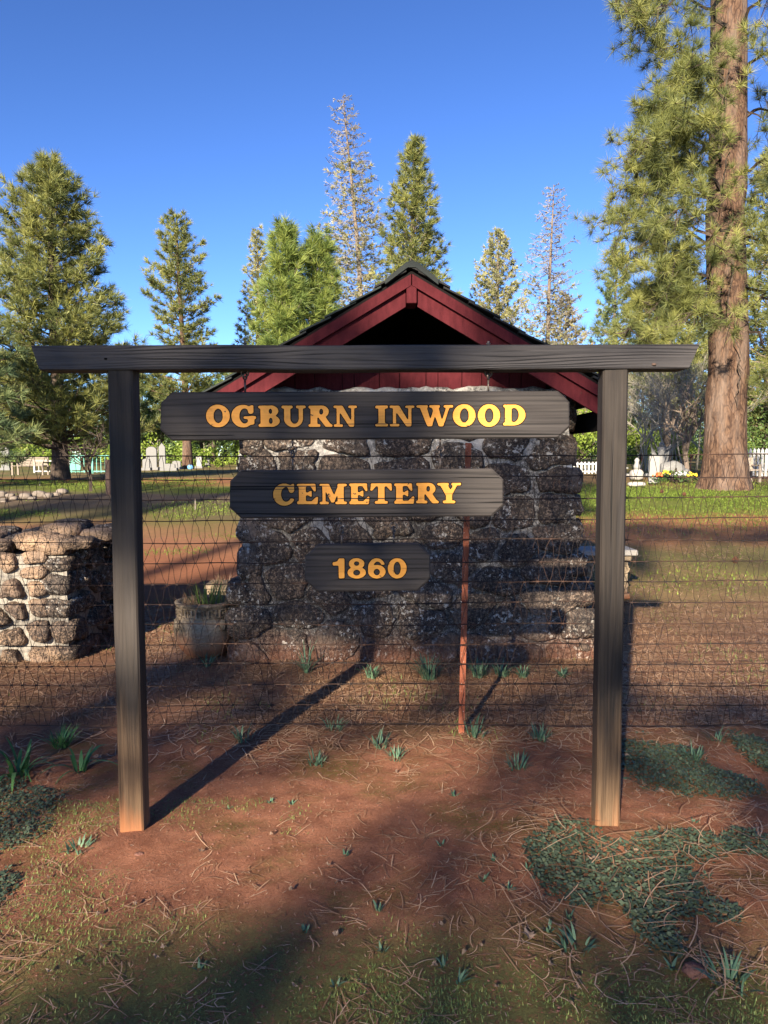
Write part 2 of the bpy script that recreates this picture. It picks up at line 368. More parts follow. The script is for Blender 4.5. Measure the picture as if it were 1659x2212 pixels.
M['grassblade'] = m_leaf('grass_blades', (0.085, 0.144, 0.048), (0.179, 0.240, 0.067), (0.336, 0.360, 0.109), .3)
M['straw'] = m_leaf('dry_pine_needles', (0.125, 0.065, 0.035), (0.325, 0.188, 0.106), (0.575, 0.388, 0.250), .1)
M['dryleaf'] = m_leaf('dead_leaves', (.16, .11, .08), (.34, .26, .21), (.60, .54, .50), .1)

def flat(name, c, rough=.8, var=.25, scale=20, bmp=.3, spec=.3):
    m = NT(name, rough, spec); d = tuple(k*(1-var) for k in c); e = tuple(min(1, k*(1+var)) for k in c)
    f = m.noise(m.pos(), scale, 5, .65); m.color(m.mix(m.rng(f, .3, .7), d, e)); m.bump(f, bmp, .01); return m.mat
M['terracotta'] = None
m = NT('weathered_cast_stone', .93, .15); p = m.pos(); f = m.noise(p, 40, 6, .75)
c = m.mix(m.rng(f, .3, .7), (.12, .092, .065), (.33, .26, .18)); c = m.mix(m.rng(m.noise(p, 7, 5, .7), .48, .62, 0, .8), c, (.045, .038, .03))
z = m.math('ADD', xyz(m, 2), m.math('MULTIPLY', m.noise(p, 8, 4), .25)); c = m.mix(m.rng(z, .2, .38, .8, 0), c, (.24, .085, .04)); m.color(c); m.bump(f, .7, .01); M['urn'] = m.mat
M['concrete'] = flat('pale_concrete', (.30, .285, .265), .85, .2, 25)
M['granite'] = flat('headstone_granite', (.15, .15, .15), .6, .2, 30)
M['marble'] = flat('white_marble', (.24, .24, .232), .6, .1, 20)
M['white'] = flat('white_paint', (.38, .39, .40), .6, .06, 20, .1)
M['teal'] = flat('teal_paint', (.10, .32, .27), .55, .15, 20, .1)
M['oldwood'] = flat('weathered_grey_wood', (.22, .185, .155), .85, .3, 25)
M['brownpost'] = flat('brown_wood', (.10, .065, .05), .85, .3, 25)
M['stonegrey'] = flat('field_stone', (.15, .125, .105), .9, .3, 12)
M['redrock'] = flat('red_pebble', (.17, .085, .065), .95, .4, 60, .8, .05)
M['cone'] = flat('pine_cone', (.10, .045, .025), .8, .3, 50)
M['yellow'] = flat('yellow_petals', (.75, .50, .04), .6, .1); M['orange'] = flat('orange_petals', (.75, .16, .05), .6, .1)
M['blue'] = flat('blue_ornament', (.12, .30, .55), .5, .1); M['stakered'] = flat('red_stake_paint', (.42, .10, .06), .7, .15)

# ground
m = NT('red_soil_and_grass', .95, .12); p = m.pos()
n1 = m.noise(p, .9, 4, .6); n2 = m.noise(p, 6, 5, .65); n3 = m.noise(p, 55, 5, .75); n4 = m.noise(p, 260, 3, .7)
soil = m.mix(m.rng(n2, .35, .66), (.28, .112, .064), (.48, .21, .122))
soil = m.mix(m.rng(m.noise(p, 140, 4, .8), .56, .62, 0, .5), soil, (.09, .04, .028)); soil = m.mix(m.rng(m.noise(p, 95, 5, .8), .61, .66, 0, .6), soil, (.50, .34, .25)); soil = m.mix(m.rng(n3, .5, .75, 0, .6), soil, (.50, .26, .17)); soil = m.mix(m.rng(n4, .56, .72, 0, .55), soil, (.07, .03, .02))
moss = m.mix(m.rng(n3, .3, .7), (.070, .062, .016), (.16, .15, .035))
soil = m.mix(m.math('MULTIPLY', m.rng(m.noise(p, 1.7, 4, .6), .50, .64, 0, .7), m.rng(n3, .35, .55)), soil, moss)
yy = xyz(m, 1); xx = xyz(m, 0)
jit = m.math('MULTIPLY', m.math('SUBTRACT', n1, .5), 5.0)
litter = m.mix(m.rng(n3, .3, .7), (.12, .065, .045), (.32, .20, .13))
g_near = m.mix(m.rng(n3, .3, .7), (.11, .115, .04), (.24, .22, .08))
lawn = m.mix(m.rng(m.noise(p, 14, 5, .75), .32, .68), (.075, .100, .020), (.20, .22, .045))
orange = m.mix(m.rng(m.noise(m.pos((1, 2.2, 1)), 7, 5, .75), .3, .7), (.20, .095, .045), (.40, .21, .10))
road = m.mix(m.rng(m.noise(m.pos((.6, 2, 1)), 8, 5, .7), .3, .7), (.13, .088, .066), (.235, .165, .125))
c = m.mix(m.rng(m.math('ADD', yy, m.math('MULTIPLY', jit, .12)), 4.1, 4.7, 0, .62), soil, litter)                       # needle litter beyond the fence line
c = m.mix(m.math('MULTIPLY', m.rng(m.math('ADD', yy, m.math('MULTIPLY', jit, .22)), 2.25, 2.75, 1, 0), m.rng(n3, .34, .5)), c, g_near)
yj = m.math('ADD', yy, m.math('MULTIPLY', jit, .7))
right = m.rng(xx, .5, 1.8)
yr = m.math('ADD', yj, m.math('MULTIPLY', xx, -.05))
rightc = m.ramp(m.rng(yr, 6, 26), [(0, (.30, .18, .115)), (.09, (.34, .22, .12)), (.16, (.24, .20, .08)), (.25, (.20, .18, .07)), (.31, (.40, .19, .095)), (.40, (.38, .17, .085)), (.46, (.17, .20, .04)), (.62, (.145, .19, .032)), (.70, (.20, .13, .06)), (1, (.27, .17, .085))])
yl = m.math('ADD', yj, m.math('MULTIPLY', xx, .22))
leftc = m.ramp(m.rng(yl, 5, 26), [(0, (.22, .12, .075)), (.08, (.30, .13, .07)), (.22, (.36, .15, .08)), (.32, (.36, .18, .10)), (.40, (.20, .17, .06)), (.47, (.15, .115, .08)), (.56, (.19, .14, .10)), (.60, (.16, .19, .04)), (.68, (.16, .18, .045)), (.74, (.38, .17, .08)), (.86, (.34, .17, .085)), (1, (.13, .13, .05))])
mid = m.mix(right, leftc, rightc)
mid = m.mix(m.rng(m.noise(m.pos((1, 2.6, 1)), 11, 5, .8), .32, .7, 0, .75), mid, m.mix(.5, mid, (.05, .028, .016), 'MIX'))
c = m.mix(m.rng(yy, 6.5, 8.0), c, mid)
far = m.mix(m.rng(m.noise(p, .35, 4), .42, .6), (.20, .145, .065), (.12, .125, .04)); c = m.mix(m.rng(yy, 24, 30), c, far)
m.color(c); m.bump(n2, .5, .04); m.bump(n3, 1.0, .032); m.bump(n4, 1.0, .012); m.bump(m.voro(p, 75), .2, .006); M['ground'] = m.mat

# ------------------------------------------------------------------ ground sheet
def axis(lo, a, b, hi, st, k=34):
    mid = np.arange(a, b+st/2, st); g = np.linspace(0, 1, k)[1:]**2.6
    return np.concatenate([(a+(lo-a)*g)[::-1], mid, b+(hi-b)*g])
gx = axis(-500, -4.2, 4.2, 500, .026); gy = axis(-120, 1.4, 7.4, 900, .026)
XX, YY = np.meshgrid(gx, gy, indexing='ij'); ZZ = height(XX, YY)
for (u, v) in ((295, 1825), (1308, 1795)):      # little soil mounds at the posts
    q = gp(u, v); ZZ += .018*np.exp(-((XX-q.x)**2+(YY-q.y)**2)/.03)
nx, ny = XX.shape; V = np.stack([XX, YY, ZZ], -1).reshape(-1, 3)
idx = np.arange(nx*ny).reshape(nx, ny); Q = np.stack([idx[:-1, :-1], idx[1:, :-1], idx[1:, 1:], idx[:-1, 1:]], -1).reshape(-1, 4)
me = bpy.data.meshes.new('ground'); me.from_pydata(V.tolist(), [], Q.tolist()); me.polygons.foreach_set('use_smooth', [True]*len(Q)); me.materials.append(M['ground'])
go = bpy.data.objects.new('ground', me); COL.objects.link(go); go['kind'] = 'structure'; go['label'] = 'red dirt ground with pine needle litter and lawn beyond'

# ------------------------------------------------------------------ stones
def clip(poly, nx_, nz_, d):
    out = []
    for i in range(len(poly)):
        a, b = poly[i], poly[(i+1) % len(poly)]; da = a[0]*nx_+a[1]*nz_-d; db = b[0]*nx_+b[1]*nz_-d
        if da <= 0: out.append(a)
        if (da < 0 < db) or (db < 0 < da):
            t = da/(da-db); out.append((a[0]+(b[0]-a[0])*t, a[1]+(b[1]-a[1])*t))
    return out
def cells(poly, sites, gap, sx=.68):
    """anisotropic voronoi cells of sites inside poly, each shrunk by gap"""
    res = []
    S = [(x*sx, z) for x, z in sites]; PP = [(x*sx, z) for x, z in poly]
    for i, s in enumerate(S):
        g = gap*random.uniform(.4, 1.9); c = PP
        for j, t in enumerate(S):
            if i == j: continue
            dx, dz = t[0]-s[0], t[1]-s[1]; L = math.hypot(dx, dz)
            if L > 1.4: continue
            dx /= L; dz /= L; c = clip(c, dx, dz, (s[0]+t[0])/2*dx+(s[1]+t[1])/2*dz-g)
            if len(c) < 3: break
        if len(c) >= 3: res.append([(x/sx, z) for x, z in c])
    return res
def relax_sites(poly_in, x0, x1, z0, z1, n, sx=.68, seed=1):
    r = random.Random(seed); best = []
    tries = 0
    d = math.sqrt((x1-x0)*sx*(z1-z0)/n)*.86
    while len(best) < n and tries < 20000:
        tries += 1; p = (r.uniform(x0, x1), r.uniform(z0, z1))
        if not poly_in(*p): continue
        if all(((p[0]-q[0])*sx)**2+(p[1]-q[1])**2 > (d*r.uniform(.75, 1.15))**2 for q in best): best.append(p)
        if tries % 3000 == 0: d *= .9
    return best
def wall_stone(poly, frame, prot, mat, parent, sc=1.0):
    """frame(x,z,h) -> world point, h outward"""
    A = np.array(poly); c = A.mean(0); n = 26; rad = []
    for k in range(n):
        t = 2*math.pi*k/n; d = (math.cos(t), math.sin(t)); best = 9
        for i in range(len(poly)):
            a = A[i]-c; b = A[(i+1) % len(poly)]-c; e = b-a; den = d[0]*e[1]-d[1]*e[0]
            if abs(den) < 1e-9: continue
            tt = (a[0]*e[1]-a[1]*e[0])/den; ss = (a[0]*d[1]-a[1]*d[0])/den
            if tt > 0 and -.001 <= ss <= 1.001: best = min(best, tt)
        rad.append(min(best, .6))
    rad = np.array(rad); sm = (np.roll(rad, 1)+np.roll(rad, -1)+4*rad)/6
    if sm.mean() < .035: return None
    sd = random.randint(0, 9999); ang = np.linspace(0, 2*math.pi, n, endpoint=False)
    sm = sm*(1-.03+.12*vnoise(np.stack([np.cos(ang)*2.2, np.sin(ang)*2.2, ang*0+sd*.37], -1), sd)+.085*vnoise(np.stack([np.cos(ang)*6, np.sin(ang)*6, ang*0+sd*.37], -1), sd+1))
    V = []; rings = [(1.0, -.9), (.985, .15), (.93, .62), (.80, .92), (.55, 1.02), (.28, 1.06)]
    tx, tz = random.uniform(-.5, .5), random.uniform(-.5, .5)
    for f, hh in rings:
        for k in range(n):
            x = c[0]+math.cos(ang[k])*sm[k]*f; z = c[1]+math.sin(ang[k])*sm[k]*f
            h = hh*prot
            if hh > 0: h += prot*(.55*float(vnoise(np.array([x*9, z*9, sd*.13]), 5))+.3*float(vnoise(np.array([x*24, z*24, sd*.13]), 6)))*min(1, hh*1.2)+(tx*(x-c[0])+tz*(z-c[1]))*.25*min(1, hh)
            V.append(frame(x, z, h))
    V.append(frame(c[0], c[1], prot*1.07)); m_ = len(rings)
    Fc = [(i*n+j, i*n+(j+1) % n, (i+1)*n+(j+1) % n, (i+1)*n+j) for i in range(m_-1) for j in range(n)]
    Fc += [((m_-1)*n+j, (m_-1)*n+(j+1) % n, m_*n) for j in range(n)]
    return MB().add(V, Fc).build('stone', mat, parent, smooth=True)
def ico_np():
    import bmesh
    bm = bmesh.new(); bmesh.ops.create_icosphere(bm, subdivisions=3, radius=1)
    V = np.array([v.co[:] for v in bm.verts]); Fc = [[v.index for v in f.verts] for f in bm.faces]; bm.free(); return V, Fc
ICOV, ICOF = ico_np()
def boulder(c, size, mat, parent=None, name='stone', sq=.55, rz=0, amp=.16, seed=None):
    """rounded block of rock"""
    sd = random.randint(0, 9999) if seed is None else seed
    P = ICOV.copy(); m_ = np.abs(P).max(1, keepdims=True); P = P*(1-sq)+P/m_*sq*.86
    P = P*(1+amp*fbm(ICOV*1.5+sd*.7, 2, sd)[:, None]+amp*.5*vnoise(ICOV*4.5+sd, sd+3)[:, None])
    P = P*np.array(size)/2; cs, sn = math.cos(rz), math.sin(rz)
    P = np.stack([P[:, 0]*cs-P[:, 1]*sn, P[:, 0]*sn+P[:, 1]*cs, P[:, 2]], -1)
    return MB().add(P+np.array(c), ICOF).build(name, mat, parent, smooth=True)

# ------------------------------------------------------------------ stone building
WY = 6.15
bl = at(500, 1440, WY); br = at(1283, 1440, WY); tl = at(524, 850, WY); tr = at(1236, 850, WY)
ztop = 2.235
bld = empty('stone_building', ((bl.x+br.x)/2, WY, 0), 'small lava rock building with maroon gabled roof behind the wooden sign', 'building')
def wx(side, z):
    t = z/ztop; return (bl.x+(tl.x-bl.x)*t) if side < 0 else (br.x+(tr.x-br.x)*t)
core = MB(); nxx, nzz = 60, 46; VV = []
for i in range(nxx+1):
    for j in range(nzz+1):
        z = -.12+(ztop+.12)*j/nzz; f = i/nxx; x = wx(-1, z)+.05+(wx(1, z)-wx(-1, z)-.10)*f
        y = WY+.018-.022*float(fbm(np.array([x*5, z*5, 1.]), 3, 2)); VV.append((x, y, z+(.02*float(vnoise(np.array([x*9, 1, 3.]), 2)) if j == nzz else 0)))
Fc = [(i*(nzz+1)+j, (i+1)*(nzz+1)+j, (i+1)*(nzz+1)+j+1, i*(nzz+1)+j+1) for i in range(nxx) for j in range(nzz)]
core.add(VV, Fc)
for s in (-1, 1):
    a = (wx(s, -.12)-s*.05, -.12); b = (wx(s, ztop)-s*.05, ztop)
    core.add([(a[0], WY+.02, a[1]), (a[0], WY+3.0, a[1]), (b[0], WY+3.0, b[1]), (b[0], WY+.02, b[1])], [(0, 1, 2, 3) if s > 0 else (3, 2, 1, 0)])
core.add([(bl.x+.05, WY+3, -.12), (br.x-.05, WY+3, -.12), (tr.x-.05, WY+3, ztop), (tl.x+.05, WY+3, ztop)], [(3, 2, 1, 0)])
core.add([(tl.x+.05, WY+.3, ztop-.02), (tr.x-.05, WY+.3, ztop-.02), (tr.x-.05, WY+3, ztop-.02), (tl.x+.05, WY+3, ztop-.02)], [(0, 1, 2, 3)])
wall = core.build('wall', M['mortar'], bld, smooth=True)
poly = [(wx(-1, 0)+.10, -.05), (wx(1, 0)-.10, -.05), (wx(1, ztop)-.10, ztop-.015), (wx(-1, ztop)+.10, ztop-.015)]
ins = lambda x, z: wx(-1, z)+.12 < x < wx(1, z)-.12
sites = relax_sites(ins, bl.x, br.x, 0, ztop, 66, seed=5)
fr = lambda x, z, h: (x, WY-h+.004, z)
for pc in cells(poly, sites, .0085): wall_stone(pc, fr, random.uniform(.014, .040), M['rock'], wall)
r = random.Random(3)
for s in (-1, 1):                      # corner stones, with the rough silhouette
    z = -.04
    while z < ztop-.06:
        h = r.uniform(.17, .33); h = min(h, ztop-z+.02); wd = r.uniform(.24, .40); zc = z+h/2
        out = r.uniform(.0, .055)+(.05 if z < .5 else 0)
        boulder((wx(s, zc)+s*(out-wd/2), WY+.17+r.uniform(-.02, .03), zc), (wd, .46, h*1.06), M['rock'], wall, sq=.75, amp=.13)
        zz = z
        for k in range(1, 5):          # side stones running back
            boulder((wx(s, zc)-s*.05, WY+.3+k*.52+r.uniform(-.08, .08), zc+r.uniform(-.04, .04)), (.22, .52, h*1.05), M['rock'], wall, sq=.7)
        z += h*.97
boulder((at(1262, 1420, WY-.1).x+.02, WY-.02, .10), (.10, .1, .06), M['rock_pier'], wall)
# rough mortar bead along the wall head
b = MB(); xs = np.linspace(tl.x+.08, tr.x-.08, 90)
b.tube([(x, WY+.05+.012*float(vnoise(np.array([x*14, 2, 0.]))), ztop+.004+.013*float(vnoise(np.array([x*11, 0, 0.]), 4))) for x in xs], [.035+.012*float(vnoise(np.array([x*17, 5, 0.]), 8)) for x in xs], 8)
b.build('mortar_bead', M['mortar'], wall, smooth=True)
# gable siding
sy = WY+.10; x = tl.x+.22; k = 0
while x < tr.x-.25:
    wd = [.20, .165, .23, .10, .21, .17, .22, .10][k % 8]; k += 1
    zb = ztop+.012+random.uniform(0, .012); xa, xb = x+.003, x+wd-.003
    MB().prism([(xa, zb), (xa+.02, zb-.012), (xb-.015, zb-.010), (xb, zb+.01), (xb, 2.56), (xa, 2.56)], sy, sy+.022).build('siding_board', M['red'], bld)
    x += wd
MB().box(((tl.x+tr.x)/2, sy+.045, 2.39), (tr.x-tl.x-.3, .03, .36)).build('backing_board', M['black'], bld)
# roof
RY = 5.72; RB = WY+3.3
ap = at(889, 592, RY); eL = at(452, 867, RY); eR = at(1330, 845, RY)
sl_ = ((ap.z-eL.z)/(ap.x-eL.x)+(ap.z-eR.z)/(eR.x-ap.x))/2
wL = ap.x-eL.x; wR = eR.x-ap.x
def slope(s, d, dz=0): return (ap.x+s*d, ap.z-sl_*d+dz)
for s, W in ((-1, wL), (1, wR)):
    f = lambda y0, y1, z0, z1, d0=0.0, d1=W, nm='rake_board', mt='red': MB().prism([slope(s, d0, z0), slope(s, d1, z0), slope(s, d1, z1), slope(s, d0, z1)][::(1 if s < 0 else -1)], y0, y1).build(nm, M[mt], bld)
    f(RY+.022, RY+.060, -.212, -.055, .045)                     # lower rake board
    f(RY-.016, RY+.050, -.084, .0, .004, W+.02, 'rake_trim')           # upper rake trim, proud
    f(RY-.005, RB, .0, .022, 0.0, W+.04, 'roof_deck', 'black')
    f(RY+.062, RB-.02, -.045, -.003, .02, W-.02, 'soffit_panel', 'black')
    # shingle courses
    d = W+.06; kk = 0
    while d > .1:
        d2 = max(d-.19, .02); u0 = .026+.004*(kk % 2)
        n_ = 6 if kk < 9 else 4
        for q in range(n_):
            y0 = RY-.03+(RB-RY+.06)*q/n_; y1 = RY-.03+(RB-RY+.06)*(q+1)/n_-.006
            if q == 0: y0 += random.uniform(-.012, .012)
            pa = slope(s, d, u0+.020+(random.uniform(.0, .018) if q == 0 else 0)); pb = slope(s, d2-.05, u0+.004)
            th = .014
            Vv = [(pa[0], y0, pa[1]), (pb[0], y0, pb[1]), (pb[0], y1, pb[1]), (pa[0], y1, pa[1])]
            Vt = [(a_, b_, c_+th) for a_, b_, c_ in Vv]
            MB().add(Vv+Vt, [(0, 1, 2, 3), (7, 6, 5, 4), (0, 4, 5, 1), (1, 5, 6, 2), (2, 6, 7, 3), (3, 7, 4, 0)]).build('shingle', M['shingle'], bld)
        d = d2; kk += 1
    # purlin ends under the overhang
    for d, sz in ((W*.715, .085),):
        p = slope(s, d, -.31); MB().box((p[0], (RY+RB)/2+.06, p[1]), (sz, RB-RY-.02, sz*.95)).build('purlin', M['red'], bld)
    p = slope(s, W-.02, -.19); MB().box((p[0]-s*.03, (RY+RB)/2+.04, p[1]), (.05, RB-RY-.1, .16)).build('eave_board', M['black'], bld)
MB().box((ap.x, RY+.10, ap.z-.150), (.078, .22, .135), bev=.004).build('ridge_beam', M['red'], bld)
for q in range(8):                      # ridge caps
    y0 = RY-.05+q*.45; wd = .20; up = .058+(.010 if q == 0 else 0)
    c = [(ap.x-wd, ap.z-wd*sl_+up-.035), (ap.x-wd, ap.z-wd*sl_+up), (ap.x-.045, ap.z+up+.006), (ap.x, ap.z+up+.024), (ap.x+.05, ap.z+up+.004), (ap.x+wd, ap.z-wd*sl_+up), (ap.x+wd, ap.z-wd*sl_+up-.040), (ap.x+.03, ap.z+up-.03), (ap.x-.03, ap.z+up-.03)]
    MB().prism(c[::-1], y0, y0+.46).build('ridge_cap', M['shingle'], bld)
# back gable, its black standing in for the unlit inside
MB().prism([slope(-1, wL*.8, -.05), slope(1, wR*.8, -.05), (ap.x, ap.z-.05)], RB-.3, RB-.27).build('rear_gable', M['black'], bld)

# ------------------------------------------------------------------ low stone pier on the left
PX, PY0, PY1, PZ = -2.60, 6.12, 7.15, .93
pier = empty('stone_wall', (-3.6, 6.6, 0), 'low broken-topped lava rock wall with white mortar left of the sign', 'stone wall')
b = MB(); VV = []
for i in range(41):
    for j in range(21):
        x = -6.4+(PX-.06+6.4)*i/40; z = -.1+(PZ+.06)*j/20; VV.append((x, PY0+.03-.03*float(fbm(np.array([x*5, z*5, 7.]), 3)), z))
b.add(VV, [(i*21+j, (i+1)*21+j, (i+1)*21+j+1, i*21+j+1) for i in range(40) for j in range(20)])
b.box(((-6.4+PX-.06)/2, (PY0+.04+PY1)/2, (PZ-.1)/2), (PX-.06+6.4, PY1-PY0-.06, PZ+.02))
core = b.build('mortar_core', M['mortar_pier'], pier)
sites = relax_sites(lambda x, z: True, -6.3, PX-.22, .02, PZ, 84, seed=11)
for pc in cells([(-6.4, -.03), (PX-.20, -.03), (PX-.20, PZ), (-6.4, PZ)], sites, .017): wall_stone(pc, lambda x, z, h: (x, PY0-h+.012, z), random.uniform(.03, .075), M['rock_pier'], core)
sites = relax_sites(lambda x, z: True, PY0+.2, PY1, .02, PZ, 16, seed=12)
for pc in cells([(PY0+.2, -.03), (PY1, -.03), (PY1, PZ), (PY0+.2, PZ)], sites, .02): wall_stone(pc, lambda x, z, h: (PX-.07+h, x, z), random.uniform(.05, .1), M['rock'], core)
z = -.03
while z < PZ-.03:
    h = r.uniform(.13, .24); wd = r.uniform(.22, .36)
    boulder((PX-wd/2+r.uniform(-.01, .05), PY0+.14, z+h/2), (wd, .36, h*1.05), M['rock_pier'] if r.random() < .45 else M['rock'], core, sq=.5, amp=.22)
    boulder((PX-.10+r.uniform(0, .06), PY1-.12, z+h/2), (.3, .34, h*1.05), M['rock'], core, sq=.5, amp=.22); z += h*.97
x = -6.3
while x < PX:
    wd = r.uniform(.2, .42); hh = r.uniform(.10, .17); up = (.05 if x > -3.3 else 0)
    boulder((x+wd/2, PY0+.16+r.uniform(-.02, .03), PZ+hh*.30+up*.6), (wd*1.03, .36, hh*1.1), M['rock_pier'], core, rz=r.uniform(-.15, .15), sq=.5, amp=.2)
    boulder((x+wd/2+.05, PY0+.55, PZ+hh*.35+up), (wd*1.03, .42, hh*1.3), M['rock_pier'] if r.random() < .6 else M['rock'], core, sq=.5, amp=.2)
    boulder((x+wd/2, PY1-.14, PZ+hh*.4+up), (wd*1.0, .34, hh*1.4), M['rock'], core, sq=.5, amp=.2); x += wd

# ------------------------------------------------------------------ sign frame
SY = 3.25
sign = empty('sign_frame', (0, SY, 0), 'tall charcoal timber sign frame with two posts and a slanted-end crossbeam', 'sign frame')
def post(ut0, ut1, ub0, vb, lean, rz):
    a0 = at(ut0, 797, SY); a1 = at(ut1, 797, SY); q = gp((ub0), vb)
    wd = a1.x-a0.x; cxt = (a0.x+a1.x)/2; cxb = cxt+lean; b = MB(); V = []
    N = 24
    for k in range(N+1):
        t = k/N; z = -.08+(a0.z+.08)*t; cx = cxb+(cxt-cxb)*t; h = wd/2; bv = .008
        sec = [(-h+bv, -h), (h-bv, -h), (h, -h+bv), (h, h-bv), (h-bv, h), (-h+bv, h), (-h, h-bv), (-h, -h+bv)]
        wob = .0025*float(vnoise(np.array([t*6, cx*3, 0.])))
        for px_, py_ in sec:
            xr = px_*math.cos(rz)-py_*math.sin(rz); yr = px_*math.sin(rz)+py_*math.cos(rz)
            V.append((cx+xr+wob, SY+h+yr, z))
    Fc = [(k*8+j, k*8+(j+1) % 8, (k+1)*8+(j+1) % 8, (k+1)*8+j) for k in range(N) for j in range(8)]
    Fc += [tuple(range(8))[::-1], tuple(N*8+j for j in range(8))]
    b.add(V, Fc); return b.build('post', M['wood_v'], sign)
post(231, 285, 293, 1825, -.012, .03); post(1306, 1360, 1308, 1795, -.0, -.06)
c4 = [at(67, 745, SY-.01), at(86, 798, SY-.01), at(1487, 795, SY-.01), at(1512, 742, SY-.01)]
b = MB(); N = 48; V = []; y0, y1 = SY-.012, SY+.118
for k in range(N+1):
    t = k/N; bot = c4[1].lerp(c4[2], t); top = c4[0].lerp(c4[3], t)
    s_ = .003*float(vnoise(np.array([t*7, 0, 0.])))-.004*math.sin(t*math.pi)
    bv = .005
    V += [(bot.x, y0+bv, bot.z+s_), (bot.x+(top.x-bot.x)*.06, y0, bot.z+bv+s_), (top.x-(top.x-bot.x)*.06, y0, top.z-bv+s_), (top.x, y0+bv, top.z+s_), (top.x, y1, top.z+s_), (bot.x, y1, bot.z+s_)]
Fc = [(k*6+j, (k+1)*6+j, (k+1)*6+(j+1) % 6, k*6+(j+1) % 6) for k in range(N) for j in range(6)]+[tuple(range(6)), tuple(N*6+j for j in range(6))[::-1]]
beam = b.add(V, Fc).build('crossbeam', M['wood_h'], sign)
q = at(228, 775, SY-.015); MB().lathe((q.x, q.y, q.z-.004), [(.001, 0), (.006, .001), (.006, .007), (.001, .008)], 10).build('knot', M['groove'], beam)
q = at(1413, 787, SY-.015); MB().lathe((q.x, q.y+.002, q.z-.006), [(.001, 0), (.009, .002), (.009, .010), (.001, .012)], 10).build('knot', M['brownpost'], beam)

def eye_screw(p, up, parent, nm='hanging_eye', L=.03, r0=.0155, yaw=0.0):
    """forged eye: ring centred at p, shank going up (+1) or down (-1) for length L"""
    pts = []; c = Vector(p)
    for k in range(17):
        t = math.pi*.5*up+R_(12)+2*math.pi*(k/16)*.95
        pts.append(c+Vector((math.cos(t)*r0*math.cos(yaw), math.cos(t)*r0*math.sin(yaw), math.sin(t)*r0)))
    b = MB(); b.tube(pts, .0042, 6); b.tube([c+Vector((0, 0, up*r0)), c+Vector((0, 0, up*(r0+L)))], .0046, 6)
    return b.build(nm, M['iron'], parent, smooth=True)

